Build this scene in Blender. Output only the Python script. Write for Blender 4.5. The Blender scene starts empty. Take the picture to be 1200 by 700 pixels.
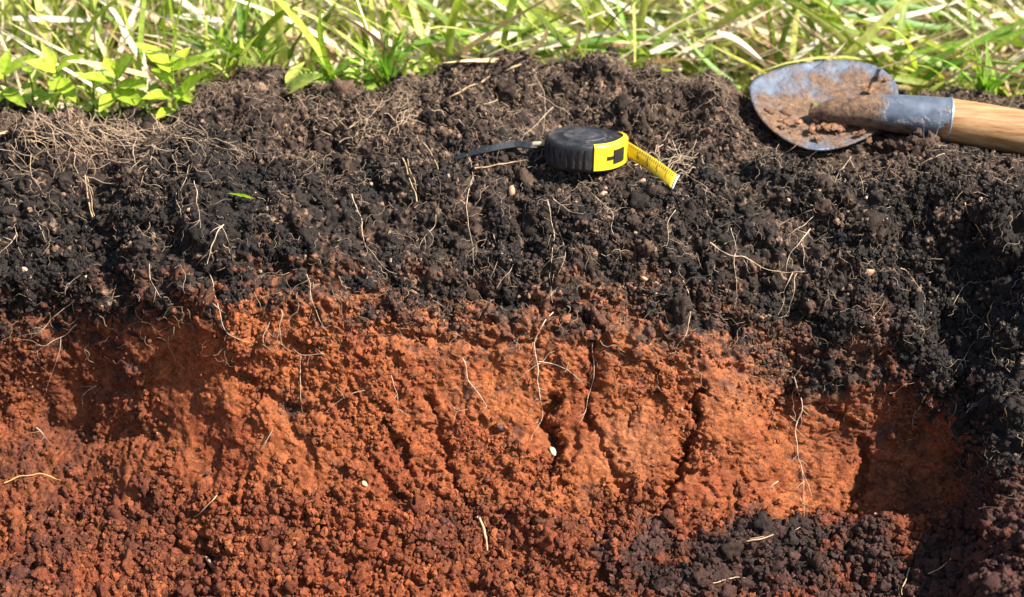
import bpy, bmesh, math, random
import numpy as np
from mathutils import Vector, Matrix, Euler
from mathutils.bvhtree import BVHTree

random.seed(7)
RNG = np.random.default_rng(7)
scene = bpy.context.scene
C = scene.collection
R = math.radians

# ------------------------------------------------------------------ camera
CAM = np.array([0.0, -1.483, 0.469]); PITCH = R(22.0); FPX = 2134.0
cam_d = bpy.data.cameras.new('camera'); cam = bpy.data.objects.new('camera', cam_d); C.objects.link(cam)
cam.location = CAM; cam.rotation_euler = (math.pi / 2 - PITCH, 0, 0)
cam_d.sensor_width = 36.0; cam_d.lens = FPX / 1200 * 36.0
cam_d.clip_start = 0.02; cam_d.clip_end = 500
cam_d.dof.use_dof = True; cam_d.dof.focus_distance = 1.60; cam_d.dof.aperture_fstop = 4.5
scene.camera = cam
# ------------------------------------------------------------------ sky, sun, exposure
SUN = Vector((0.66, -0.30, 0.70)).normalized()           # towards the sun
w = bpy.data.worlds.new('World'); scene.world = w; w.use_nodes = True
nt = w.node_tree
sky = nt.nodes.new('ShaderNodeTexSky'); sky.sky_type = 'NISHITA'; sky.sun_disc = False
sky.sun_elevation = math.asin(SUN.z); sky.sun_rotation = math.atan2(SUN.x, SUN.y)
bg = nt.nodes['Background']; bg.inputs[1].default_value = 0.085
nt.links.new(sky.outputs[0], bg.inputs[0])
sd = bpy.data.lights.new('sun', 'SUN'); sd.energy = 5.0; sd.angle = R(1.0); sd.color = (1.0, 0.94, 0.85)
so = bpy.data.objects.new('sun', sd); C.objects.link(so); so.rotation_euler = SUN.to_track_quat('Z', 'Y').to_euler()
so.location = SUN * 5
vs = scene.view_settings; vs.view_transform = 'Standard'; vs.look = 'None'; vs.exposure = 1.27; vs.gamma = 1.0
vs.use_curve_mapping = False

# ------------------------------------------------------------------ helpers
FW = np.array([0, math.cos(PITCH), -math.sin(PITCH)]); UP = np.array([0, math.sin(PITCH), math.cos(PITCH)])
def ray(px, py):
    return FW * FPX + np.array([1.0, 0, 0]) * (px - 600) + UP * (350 - py)
def pt(px, py, y):
    d = ray(px, py); return CAM + d * ((y - CAM[1]) / d[1])
def proj(P):
    v = P - CAM; f = v @ FW
    return 600 + FPX * v[..., 0] / f, 350 - FPX * (v @ UP) / f

def tag(o, label=None, cat=None, group=None, kind=None):
    if label: o['label'] = label
    if cat: o['category'] = cat
    if group: o['group'] = group
    if kind: o['kind'] = kind
    return o
def empty(name, loc=(0, 0, 0), rot=(0, 0, 0)):
    o = bpy.data.objects.new(name, None); o.empty_display_size = 0.02; C.objects.link(o)
    o.location = loc; o.rotation_euler = rot; return o
def link(name, me, mat=None, parent=None):
    o = bpy.data.objects.new(name, me); C.objects.link(o)
    if mat is not None and len(me.materials) == 0: me.materials.append(mat)
    if parent is not None: o.parent = parent
    return o
def np_mesh(name, V, Q, cols=None, smooth=True):
    V = np.ascontiguousarray(V, dtype=np.float32).reshape(-1, 3); Q = np.ascontiguousarray(Q, dtype=np.int32)
    k = Q.shape[1]; me = bpy.data.meshes.new(name)
    me.vertices.add(len(V)); me.vertices.foreach_set('co', V.ravel())
    me.loops.add(Q.size); me.loops.foreach_set('vertex_index', Q.ravel())
    me.polygons.add(len(Q)); me.polygons.foreach_set('loop_start', np.arange(0, Q.size, k, dtype=np.int32))
    me.update(calc_edges=True)
    me.polygons.foreach_set('use_smooth', np.full(len(Q), smooth, dtype=bool))
    if cols is not None:
        a = me.color_attributes.new('Col', 'FLOAT_COLOR', 'POINT')
        c4 = np.ones((len(V), 4), dtype=np.float32); c4[:, :3] = cols.reshape(-1, 3)
        a.data.foreach_set('color', c4.ravel())
    me.validate(); return me
def sstep(a, b, x):
    t = np.clip((x - a) / (b - a), 0, 1); return t * t * (3 - 2 * t)
def lerp(a, b, t): return a + (b - a) * t
def mixc(a, b, t): return np.asarray(a) * (1 - t[..., None]) + np.asarray(b) * t[..., None]

def _h(ix, iy, iz, seed):
    h = (ix.astype(np.uint32) * np.uint32(374761393) + iy.astype(np.uint32) * np.uint32(668265263)
         + iz.astype(np.uint32) * np.uint32(2147483647) + np.uint32(seed * 362437 + 12345))
    h = (h ^ (h >> np.uint32(13))) * np.uint32(1274126177)
    h = (h ^ (h >> np.uint32(15))) * np.uint32(2246822519)
    return h ^ (h >> np.uint32(16))
def _f(h): return (h & np.uint32(0xFFFFFF)).astype(np.float32) / 16777216.0
def vnoise(P, scale, seed=0):
    """gradient noise, about -1..1"""
    p = (np.asarray(P, dtype=np.float32) * np.float32(1.0 / scale)); fl = np.floor(p); f = p - fl; i = fl.astype(np.int32).astype(np.uint32)
    u = f * f * f * (f * (f * 6 - 15) + 10); out = np.zeros(p.shape[:-1], np.float32)
    K = (np.uint32(374761393), np.uint32(668265263), np.uint32(2147483647)); k = np.float32(2.0 / 1023)
    hx = [i[..., 0] * K[0], (i[..., 0] + np.uint32(1)) * K[0]]; hy = [i[..., 1] * K[1], (i[..., 1] + np.uint32(1)) * K[1]]
    hz = [i[..., 2] * K[2] + np.uint32(seed * 362437 + 12345), (i[..., 2] + np.uint32(1)) * K[2] + np.uint32(seed * 362437 + 12345)]
    for dx in (0, 1):
        wx = u[..., 0] if dx else 1 - u[..., 0]
        for dy in (0, 1):
            wxy = wx * (u[..., 1] if dy else 1 - u[..., 1]); hxy = hx[dx] + hy[dy]
            for dz in (0, 1):
                h = hxy + hz[dz]; h = (h ^ (h >> np.uint32(13))) * np.uint32(1274126177); h = (h ^ (h >> np.uint32(15))) * np.uint32(2246822519); h ^= h >> np.uint32(16)
                gx = (h & np.uint32(1023)).astype(np.float32) * k - 1; gy = ((h >> np.uint32(10)) & np.uint32(1023)).astype(np.float32) * k - 1; gz = ((h >> np.uint32(20)) & np.uint32(1023)).astype(np.float32) * k - 1
                out += wxy * (u[..., 2] if dz else 1 - u[..., 2]) * (gx * (f[..., 0] - dx) + gy * (f[..., 1] - dy) + gz * (f[..., 2] - dz))
    return out * np.float32(1.5)
def fbm(P, scale, oct=4, seed=0, gain=0.5):
    s = 0; a = 1.0
    for k in range(oct):
        s = s + a * vnoise(P, scale, seed + 17 * k); a *= gain; scale *= 0.5
    return s
def granules(U, V, cell, seed=0, rmin=0.35, rmax=0.8):
    """heap of rounded crumbs: height 0..~1 (in units of cell)"""
    gx = U / cell; gy = V / cell; ix = np.floor(gx).astype(np.int64); iy = np.floor(gy).astype(np.int64)
    out = np.zeros(U.shape, np.float32)
    for dx in (-1, 0, 1):
        for dy in (-1, 0, 1):
            h = _h(ix + dx, iy + dy, ix * 0 + 5, seed)
            cx = ix + dx + _f(h); cy = iy + dy + _f(h * np.uint32(69069) + np.uint32(1))
            r = rmin + (rmax - rmin) * _f(h * np.uint32(1664525) + np.uint32(77)) ** 1.4
            ang = _f(h * np.uint32(22695477) + np.uint32(9)) * 3.14159; el = 0.65 + 0.7 * _f(h * np.uint32(1103515245) + np.uint32(3))
            ex = gx - cx; ey = gy - cy; ca = np.cos(ang); sa = np.sin(ang)
            a = (ex * ca + ey * sa) * el; b = (-ex * sa + ey * ca) / el
            out = np.maximum(out, np.sqrt(np.maximum(0, r * r - a * a - b * b)) )
    return out

def facets(U, V, cell, seed=0, tilt=1.0):
    """broken, chipped faces: every Voronoi cell is a small tilted plane"""
    gx = U / cell; gy = V / cell; ix = np.floor(gx).astype(np.int64); iy = np.floor(gy).astype(np.int64)
    best = np.full(U.shape, 1e9, np.float32); out = np.zeros(U.shape, np.float32)
    for dx in (-1, 0, 1):
        for dy in (-1, 0, 1):
            h = _h(ix + dx, iy + dy, ix * 0 + 9, seed)
            ex = gx - (ix + dx + _f(h)); ey = gy - (iy + dy + _f(h * np.uint32(69069) + np.uint32(1)))
            d = ex * ex + ey * ey; a = _f(h * np.uint32(1664525) + np.uint32(77)) - .5
            tx = _f(h * np.uint32(22695477) + np.uint32(9)) - .5; ty = _f(h * np.uint32(1103515245) + np.uint32(3)) - .5
            k = d < best; best = np.where(k, d, best); out = np.where(k, a * .7 + tilt * (tx * ex + ty * ey), out)
    return out

# ------------------------------------------------------------------ materials
def new_mat(name):
    m = bpy.data.materials.new(name); m.use_nodes = True
    t = m.node_tree; b = t.nodes['Principled BSDF']; return m, t, b
def N(t, typ, **kw):
    n = t.nodes.new(typ)
    for k, v in kw.items(): setattr(n, k, v)
    return n
def soil_mat(name, src, rough=0.85, spec=0.3, nscale=520.0, bump=0.7, objco=False):
    """src: 'Col' vertex colour, 'inst' instancer colour, 'obj' object colour"""
    m, t, b = new_mat(name)
    if src == 'obj':
        a = N(t, 'ShaderNodeObjectInfo'); col = a.outputs['Color']
    else:
        a = N(t, 'ShaderNodeAttribute'); a.attribute_name = 'Col'
        a.attribute_type = 'INSTANCER' if src == 'inst' else 'GEOMETRY'; col = a.outputs['Color']
    g = N(t, 'ShaderNodeTexCoord' if objco else 'ShaderNodeNewGeometry')
    co = g.outputs['Object'] if objco else g.outputs['Position']
    n1 = N(t, 'ShaderNodeTexNoise'); n1.inputs['Scale'].default_value = nscale; n1.inputs['Detail'].default_value = 3
    n1.inputs['Roughness'].default_value = 0.7
    t.links.new(co, n1.inputs['Vector'])
    mr = N(t, 'ShaderNodeMapRange'); mr.inputs[1].default_value = 0.3; mr.inputs[2].default_value = 0.72
    mr.inputs[3].default_value = 0.42; mr.inputs[4].default_value = 1.70
    t.links.new(n1.outputs['Fac'], mr.inputs[0])
    mul = N(t, 'ShaderNodeVectorMath', operation='SCALE'); t.links.new(col, mul.inputs[0]); t.links.new(mr.outputs[0], mul.inputs['Scale'])
    t.links.new(mul.outputs[0], b.inputs['Base Color'])
    b.inputs['Roughness'].default_value = rough; b.inputs['Specular IOR Level'].default_value = spec
    n2 = N(t, 'ShaderNodeTexNoise'); n2.inputs['Scale'].default_value = nscale * 1.6; n2.inputs['Detail'].default_value = 2
    t.links.new(co, n2.inputs['Vector'])
    bp = N(t, 'ShaderNodeBump'); bp.inputs['Strength'].default_value = bump; bp.inputs['Distance'].default_value = 0.0012
    t.links.new(n2.outputs['Fac'], bp.inputs['Height']); t.links.new(bp.outputs[0], b.inputs['Normal'])
    return m
M_ground = soil_mat('soil_surface', 'Col', 0.78, 0.25)
M_crumb = soil_mat('soil_crumb', 'inst', 0.72, 0.3, nscale=650)
M_clod = soil_mat('soil_clod', 'obj', nscale=600, bump=1.0)

def leaf_mat(name, trans=0.45, rough=0.45, tint=(1.1, 1.25, 0.5)):
    m, t, b = new_mat(name)
    a = N(t, 'ShaderNodeAttribute'); a.attribute_name = 'Col'
    g = N(t, 'ShaderNodeNewGeometry'); n1 = N(t, 'ShaderNodeTexNoise'); n1.inputs['Scale'].default_value = 160; n1.inputs['Detail'].default_value = 3
    t.links.new(g.outputs['Position'], n1.inputs['Vector'])
    mr = N(t, 'ShaderNodeMapRange'); mr.inputs[1].default_value = 0.3; mr.inputs[2].default_value = 0.7
    mr.inputs[3].default_value = 0.72; mr.inputs[4].default_value = 1.25; t.links.new(n1.outputs['Fac'], mr.inputs[0])
    mul = N(t, 'ShaderNodeVectorMath', operation='SCALE'); t.links.new(a.outputs['Color'], mul.inputs[0]); t.links.new(mr.outputs[0], mul.inputs['Scale'])
    t.links.new(mul.outputs[0], b.inputs['Base Color']); b.inputs['Roughness'].default_value = rough; b.inputs['Specular IOR Level'].default_value = 0.4
    tm = N(t, 'ShaderNodeVectorMath', operation='MULTIPLY'); tm.inputs[1].default_value = tint; t.links.new(mul.outputs[0], tm.inputs[0])
    tr = N(t, 'ShaderNodeBsdfTranslucent'); t.links.new(tm.outputs[0], tr.inputs['Color'])
    mx = N(t, 'ShaderNodeMixShader'); mx.inputs[0].default_value = trans
    t.links.new(b.outputs[0], mx.inputs[1]); t.links.new(tr.outputs[0], mx.inputs[2])
    t.links.new(mx.outputs[0], t.nodes['Material Output'].inputs['Surface'])
    return m
M_leaf = leaf_mat('leaf_green', 0.45)
M_straw = leaf_mat('dry_straw', 0.25, 0.6, (1, 1, 0.9))
def plain(name, col, rough=0.5, metal=0.0, spec=0.5, var=0.25, nscale=200.0, bump=0.0, stretch=None, dust=0.0):
    m, t, b = new_mat(name)
    tc = N(t, 'ShaderNodeTexCoord'); co = tc.outputs['Object']
    if stretch:
        mp = N(t, 'ShaderNodeMapping'); mp.inputs['Scale'].default_value = stretch; t.links.new(co, mp.inputs[0]); co = mp.outputs[0]
    n1 = N(t, 'ShaderNodeTexNoise'); n1.inputs['Scale'].default_value = nscale; n1.inputs['Detail'].default_value = 4; t.links.new(co, n1.inputs['Vector'])
    mr = N(t, 'ShaderNodeMapRange'); mr.inputs[1].default_value = 0.3; mr.inputs[2].default_value = 0.7
    mr.inputs[3].default_value = 1 - var; mr.inputs[4].default_value = 1 + var; t.links.new(n1.outputs['Fac'], mr.inputs[0])
    rgb = N(t, 'ShaderNodeRGB'); rgb.outputs[0].default_value = (*col, 1)
    mul = N(t, 'ShaderNodeVectorMath', operation='SCALE'); t.links.new(rgb.outputs[0], mul.inputs[0]); t.links.new(mr.outputs[0], mul.inputs['Scale'])
    t.links.new(mul.outputs[0], b.inputs['Base Color']); b.inputs['Roughness'].default_value = rough; b.inputs['Metallic'].default_value = metal
    b.inputs['Specular IOR Level'].default_value = spec
    if dust:                                                # dry soil dust and smears
        nd = N(t, 'ShaderNodeTexNoise'); nd.inputs['Scale'].default_value = 110; nd.inputs['Detail'].default_value = 9; nd.inputs['Roughness'].default_value = .75; t.links.new(tc.outputs['Object'], nd.inputs['Vector'])
        md = N(t, 'ShaderNodeMapRange'); md.inputs[1].default_value = .50; md.inputs[2].default_value = .72; md.inputs[3].default_value = 0; md.inputs[4].default_value = dust; t.links.new(nd.outputs['Fac'], md.inputs[0])
        mx = N(t, 'ShaderNodeMix', data_type='RGBA'); t.links.new(md.outputs[0], mx.inputs['Factor']); t.links.new(mul.outputs[0], mx.inputs['A']); mx.inputs['B'].default_value = (.16, .10, .065, 1)
        t.links.new(mx.outputs['Result'], b.inputs['Base Color'])
        ma = N(t, 'ShaderNodeMath', operation='ADD'); ma.inputs[1].default_value = rough; t.links.new(md.outputs[0], ma.inputs[0]); t.links.new(ma.outputs[0], b.inputs['Roughness'])
    if bump:
        bp = N(t, 'ShaderNodeBump'); bp.inputs['Strength'].default_value = bump; bp.inputs['Distance'].default_value = 0.001
        t.links.new(n1.outputs['Fac'], bp.inputs['Height']); t.links.new(bp.outputs[0], b.inputs['Normal'])
    return m
M_root = plain('pale_root', (0.50, 0.37, 0.25), 0.7, var=0.3, nscale=150)
M_rootb = plain('brown_root', (0.30, 0.16, 0.09), 0.75, var=0.3, nscale=150)
M_stalk = plain('straw_stalk', (0.42, 0.28, 0.155), 0.7, var=0.35, nscale=120)
M_blackrub = plain('black_rubber', (0.014, 0.016, 0.019), 0.45, spec=0.5, var=0.4, nscale=60, dust=.55)
M_graydisc = plain('grey_plastic', (0.030, 0.033, 0.038), 0.5, var=0.5, nscale=90, dust=.6)
M_yellow = plain('yellow_plastic', (0.70, 0.52, 0.020), 0.38, var=0.15, nscale=60, dust=.5)
M_tapey = plain('yellow_tape', (0.58, 0.40, 0.012), 0.38, var=0.2, nscale=60, dust=.6)
M_ink = plain('black_ink', (0.015, 0.014, 0.012), 0.5, var=0.2)
M_chrome = plain('steel_hook', (0.62, 0.63, 0.62), 0.3, metal=0.9, var=0.15)

# ------------------------------------------------------------------ TERRAIN: profile stations (y, z) across x
# features: 1 crest, 2 shoulder, 3 black/red boundary, 4 wall middle, 5 wall foot, 6 rubble
ST = [
 (-500, (112, .27), (200, .13), (372, .05), (470, .04), (590, -.01), (715, -.11)),
 (-200, (120, .26), (200, .13), (372, .045), (470, .04), (590, -.01), (715, -.12)),
 (0,   (124, .26), (200, .13), (370, .040), (470, .040), (590, -.02), (715, -.13)),
 (90,  (140, .245), (205, .125), (366, .035), (462, .045), (580, -.02), (715, -.13)),
 (170, (148, .24), (205, .12), (358, .015), (455, .020), (575, -.035), (715, -.13)),
 (260, (112, .25), (190, .13), (346, .0), (450, -.015), (580, -.06), (715, -.14)),
 (300, (112, .25), (190, .13), (344, .0), (450, -.020), (580, -.07), (715, -.15)),
 (345, (134, .255), (190, .13), (344, .0), (450, -.022), (582, -.07), (715, -.15)),
 (450, (106, .275), (190, .13), (368, .0), (470, -.025), (585, -.07), (715, -.15)),
 (550, (86, .295), (185, .14), (386, .0), (480, -.025), (588, -.07), (715, -.15)),
 (700, (86, .295), (198, .125), (388, .0), (485, -.030), (592, -.075), (715, -.15)),
 (790, (98, .28), (198, .125), (408, .0), (495, -.032), (598, -.075), (715, -.15)),
 (870, (116, .255), (195, .13), (425, .0), (500, -.030), (602, -.065), (715, -.15)),
 (950, (128, .24), (195, .13), (455, .006), (530, -.008), (604, -.045), (715, -.15)),
 (1050, (116, .255), (200, .13), (436, .0), (520, -.012), (604, -.050), (715, -.16)),
 (1130, (112, .26), (205, .12), (440, -.012), (520, -.040), (610, -.085), (715, -.19)),
 (1200, (112, .26), (208, .11), (425, -.045), (520, -.100), (620, -.165), (715, -.26)),
]
WST = [ # unseen bank beyond the frame, lip raised to shade the pit, in world units: (x, six of (y, z))
 (0.66, (.26, -.02), (.04, -.03), (-.13, -.06), (-.22, -.16), (-.31, -.27), (-.42, -.36)),
 (0.85, (.26, -.02), (-.06, -.01), (-.30, -.02), (-.38, -.14), (-.46, -.28), (-.56, -.37)),
 (1.30, (.26, -.02), (-.20, .01), (-.40, .00), (-.50, -.16), (-.60, -.29), (-.70, -.37)),
]
feats = []
for k in range(6):
    rows = [pt(s[0], s[k + 1][0], s[k + 1][1]) for s in ST]
    rows += [np.array([a[0], a[k + 1][0], a[k + 1][1]]) for a in WST]
    feats.append(np.array(rows))
fine = np.linspace(-0.60, 0.60, 960)
g = 0.0013 * 1.09 ** np.arange(1, 62); g = np.cumsum(g)
xs = np.concatenate([-0.60 - g[::-1], fine, 0.60 + g]).astype(np.float64)
xs = np.concatenate([[-60, -30, -12, -6, -3.5], xs, [3.5, 6, 12, 30, 60]])
NX = len(xs)
def smooth_interp(x, xp, fp):
    # pchip-like monotone cubic
    h = np.diff(xp); d = np.diff(fp) / h; m = np.zeros_like(fp)
    m[1:-1] = np.where(d[:-1] * d[1:] > 0, 2 * d[:-1] * d[1:] / (d[:-1] + d[1:] + 1e-12), 0)
    xc = np.clip(x, xp[0], xp[-1]); i = np.clip(np.searchsorted(xp, xc) - 1, 0, len(xp) - 2)
    t = (xc - xp[i]) / h[i]; t2 = t * t; t3 = t2 * t
    return (2*t3-3*t2+1)*fp[i] + (t3-2*t2+t)*h[i]*m[i] + (-2*t3+3*t2)*fp[i+1] + (t3-t2)*h[i]*m[i+1]
FY = []; FZ = []
for f in feats:
    o = np.argsort(f[:, 0]); f = f[o]
    FY.append(smooth_interp(xs, f[:, 0], f[:, 1])); FZ.append(smooth_interp(xs, f[:, 0], f[:, 2]))
one = np.ones(NX)
crestz = FZ[0]
KY = [one*90, one*30, one*8, one*3, one*1.2, one*.62, FY[0]+.10] + FY + [FY[5]-.20, FY[5]-.55, one*-2.4, one*-6]
KZ = [one*-.5, one*-.3, one*-.12, one*-.07, one*-.045, one*-.040, crestz-.036] + FZ + [FZ[5]-.055, FZ[5]-.075, one*-.47, one*-.5]
KY = np.array(KY); KZ = np.array(KZ)                       # knots x NX ; crest = knot 7 -> t=1
KT = np.array([-6, -5, -4, -3, -2, -1, 0, 1, 2, 3, 4, 5, 6, 7, 8, 9, 10], float)
cnt = {-6: 4, -5: 5, -4: 8, -3: 14, -2: 26, -1: 40, 0: 120, 1: 140, 2: 165, 3: 85, 4: 95, 5: 115, 6: 60, 7: 30, 8: 20, 9: 8}
T = np.concatenate([np.linspace(k, k + 1, n, endpoint=False) for k, n in cnt.items()] + [[10.0]])
NR = len(T)
# non-uniform hermite through the knots, parametrised by mean chord length
mid = NX // 2
ch = np.concatenate([[0], np.cumsum(np.hypot(np.diff(KY[:, mid]), np.diff(KZ[:, mid])))])
def herm(K):
    d = np.diff(K, axis=0) / np.diff(ch)[:, None]; m = np.zeros_like(K); h = np.diff(ch)
    m[1:-1] = (d[:-1] * h[1:, None] + d[1:] * h[:-1, None]) / (h[1:] + h[:-1])[:, None]; m[0] = d[0]; m[-1] = d[-1]
    lim = 1.6 * np.minimum(np.abs(np.vstack([d[:1], d])), np.abs(np.vstack([d, d[-1:]]))); m = np.clip(m, -lim, lim)
    i = np.clip(np.floor(T + 6).astype(int), 0, len(KT) - 2); t = (T + 6 - i)[:, None]; hh = h[i][:, None]
    t2 = t*t; t3 = t2*t
    return (2*t3-3*t2+1)*K[i] + (t3-2*t2+t)*hh*m[i] + (-2*t3+3*t2)*K[i+1] + (t3-t2)*hh*m[i+1]
Y = herm(KY); Z = herm(KZ); X = np.broadcast_to(xs, Y.shape)
P0 = np.stack([X, Y, Z], -1)
def normals(P):
    du = np.gradient(P, axis=1); dv = np.gradient(P, axis=0); n = np.cross(du, dv)
    n /= np.linalg.norm(n, axis=-1, keepdims=True) + 1e-12
    return np.where(n[..., 2:3] + -0.3 * n[..., 1:2] < 0, -n, n)
N0 = normals(P0)
TT = np.broadcast_to(T[:, None], Y.shape)
S = np.concatenate([[0], np.cumsum(np.hypot(np.diff(Y[:, mid]), np.diff(Z[:, mid])))]); SS = np.broadcast_to(S[:, None], Y.shape)
near = (np.abs(X) < 2.0) & (TT > -3) & (TT < 9.5)
PX, PY = proj(P0)

# where the tape measure and the shovel lie (the soil is pressed down under them)
TB = np.array(pt(684, 187, .150))
O_ = pt(968, 124, .235); TILT = R(24)
ex = np.array([.995, -.02, -.09]); ex /= np.linalg.norm(ex)
ey = np.array([0.06, math.cos(TILT), math.sin(TILT)]); ey -= ex * (ey @ ex); ey /= np.linalg.norm(ey); ez = np.cross(ex, ey)
HA = pt(1040, 131, O_[1] - .022); HB = pt(1530, 212, O_[1] - .084)        # handle axis
TE0 = pt(737, 187, .146); TE1 = pt(788, 224, .100)
def press(P, extra=0.0):
    Q_ = P.copy(); x, y, z = Q_[..., 0], Q_[..., 1], Q_[..., 2]
    dy_ = y - TB[1]; d = np.hypot(x - TB[0], np.where(dy_ < 0, dy_ * .62, dy_)); w_ = 1 - sstep(.040, .085, d)
    plane = TB[2] - .002 + dy_ * np.where(dy_ < 0, .30, .12) + .25 * np.maximum(0, d - .045)
    z = np.where(d < .09, lerp(z, np.minimum(z, plane), w_), z)
    # under the pulled-out tape
    ua = np.clip((x - (TB[0] + .03)) / .055, 0, 1.25); ly = TB[1] - .002 - .045 * ua; lz = TE0[2] + (TE1[2] - TE0[2]) * ua; dl = np.abs(y - ly)
    z = np.where((x > TB[0] + .03) & (x < TB[0] + .10), np.minimum(z, lz - .003 + np.where(y < ly, .35, .8) * np.maximum(0, dl - .02)), z)
    pz = O_[2] - ((x - O_[0]) * ez[0] + (y - O_[1]) * ez[1]) / ez[2]
    u = (x - O_[0]); v = (y - O_[1]); inb = (u / .088) ** 2 + (v / np.where(v < 0, .085, .072)) ** 2
    z = np.where(inb < 1.6, np.minimum(z, pz - .016 + .05 * np.maximum(0, inb - .9)), z)
    ax = np.clip((x - HA[0]) / (HB[0] - HA[0]), 0, 1); ay = lerp(HA[1], HB[1], ax); az = lerp(HA[2], HB[2], ax); dd = np.abs(y - ay)
    z = np.where((x > HA[0] + .03) & (dd < .11), np.minimum(z, az - .021 + np.where(y < ay, .10, .5) * np.maximum(0, dd - .012)), z)
    Q_[..., 2] = z; return Q_
# --- broad lumps first
Pf = P0.astype(np.float32)
n_big = vnoise(Pf, .11, 1); n_mid = fbm(Pf, .05, 3, 5); n_sm = fbm(Pf, .016, 3, 9)
wob = fbm(Pf + 3.3, .03, 3, 21)
top_w = sstep(0.55, 1.0, TT) * (1 - sstep(2.9, 3.25, TT + wob * .12))
wall_w = sstep(2.9, 3.25, TT + wob * .12) * (1 - sstep(4.75, 5.15, TT + wob * .35))
tal_w = sstep(4.75, 5.15, TT + wob * .35)
mead_w = 1 - sstep(0.55, 1.0, TT)
rk = sstep(1060, 1130, PX + 40 * wob); top_w = top_w + wall_w * rk; wall_w = wall_w * (1 - rk)
# smooth, spade-cut faces of the red wall (soft patches), given in photo pixels of the wall
def blob(cx, cy, rx, ry, p=2.0):
    return np.exp(-(np.abs((PX - cx) / rx) ** p + np.abs((PY - cy) / ry) ** p))
smooth_w = np.clip(blob(720, 510, 60, 50, 4) + blob(850, 490, 75, 90, 4) + blob(1045, 555, 42, 48, 6) * 1.3 + blob(235, 515, 60, 38, 4) * .7
                   + blob(560, 480, 70, 60, 4) * .45 + blob(330, 520, 120, 40) * .35 + blob(170, 500, 50, 60) * .4, 0, 1) * wall_w
smooth_w = np.maximum(smooth_w * np.clip(.75 + .6 * n_mid, 0, 1), .42 * wall_w * sstep(.15, -.25, n_big) + .36 * wall_w)
smooth_w = np.clip(smooth_w, 0, 1)
D = n_big * (.017 * top_w + .010 * wall_w + .012 * tal_w + .006 * mead_w)
D += n_mid * (.0165 * top_w + .0040 * wall_w + .010 * tal_w + .004 * mead_w)
# ridged, slightly slanting ledges on the wall left by the spade
Pw = Pf.copy(); Pw[..., 2] = Pf[..., 2] * .55 + Pf[..., 0] * .35; 
rid = 1 - np.abs(fbm(Pw * np.array([1, 1, 1], np.float32), .045, 3, 33)) * 2.2
D += (rid - .6) * .0042 * wall_w * (1 - .75 * smooth_w)
# notches and cracks in the wall: polylines (photo pixels), width px, depth m
def groove(pts, wpx, dep, soft=1.0):
    best = np.full(PX.shape, 1e9, np.float32)
    jx = PX + n_sm * 9 + wob * 6; jy = PY + wob * 6
    for (ax, ay), (bx, by) in zip(pts[:-1], pts[1:]):
        vx, vy = bx - ax, by - ay; L = vx * vx + vy * vy
        t = np.clip(((jx - ax) * vx + (jy - ay) * vy) / L, 0, 1)
        best = np.minimum(best, np.hypot(jx - ax - t * vx, jy - ay - t * vy))
    return -dep * np.exp(-(best / wpx) ** 2)
ok = (TT > 1.0) & (TT < 6.5)
G = groove([(648, 470), (640, 500), (650, 530), (652, 560)], 7, .020)
G += groove([(820, 455), (806, 515), (790, 560), (782, 596)], 4.5, .016)
G += groove([(693, 400), (697, 440), (688, 480), (684, 500)], 5, .011)
G += groove([(925, 430), (930, 470), (918, 505)], 13, .020)
G += groove([(1012, 520), (1014, 555), (1006, 592)], 6, .014)
G += groove([(450, 480), (470, 520), (485, 555)], 5, .009)
G += groove([(505, 470), (520, 530), (545, 590), (556, 603)], 6, .009)
G += groove([(395, 470), (440, 545), (470, 580)], 5, .006)
G += groove([(690, 490), (720, 560), (745, 590)], 4, .007)
G += groove([(735, 495), (755, 470), (772, 455)], 4, .006)
G += groove([(540, 330), (575, 350), (640, 358), (690, 372)], 6, .009)
G += groove([(60, 500), (110, 510), (160, 505)], 16, .012)
G += groove([(280, 440), (340, 480), (390, 485)], 6, .006)
G += groove([(1000, 500), (960, 480)], 5, .008)
G += groove([(470, 395), (560, 405), (610, 400)], 6, .006)
D += np.where(ok, G * .9, 0)
# lumps on the crest: bumps in photo pixels
def bump_at(cx, cy, rx, ry, h): return h * np.exp(-(((PX - cx) / rx) ** 2 + ((PY - cy) / ry) ** 2) ** 1.3)
B = bump_at(288, 122, 42, 26, .024) + bump_at(35, 120, 40, 14, .012) + bump_at(845, 135, 32, 26, .016) + bump_at(650, 95, 80, 18, .010)
B += bump_at(560, 105, 60, 20, .008) + bump_at(1060, 168, 26, 14, .016) + bump_at(400, 130, 50, 20, .008) - bump_at(885, 150, 20, 26, .012)
B += bump_at(1170, 250, 60, 40, .014) - bump_at(1090, 330, 60, 40, .010) + bump_at(1000, 300, 60, 60, .012) - bump_at(180, 320, 120, 30, .006)
B += bump_at(1040, 640, 40, 30, .022) + bump_at(860, 640, 60, 26, .012) + bump_at(720, 650, 80, 25, .010)
D += np.where(TT > .3, B, 0)
P1 = press(P0 + N0 * np.where(near, D, 0)[..., None])
N1 = normals(P1)
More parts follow.
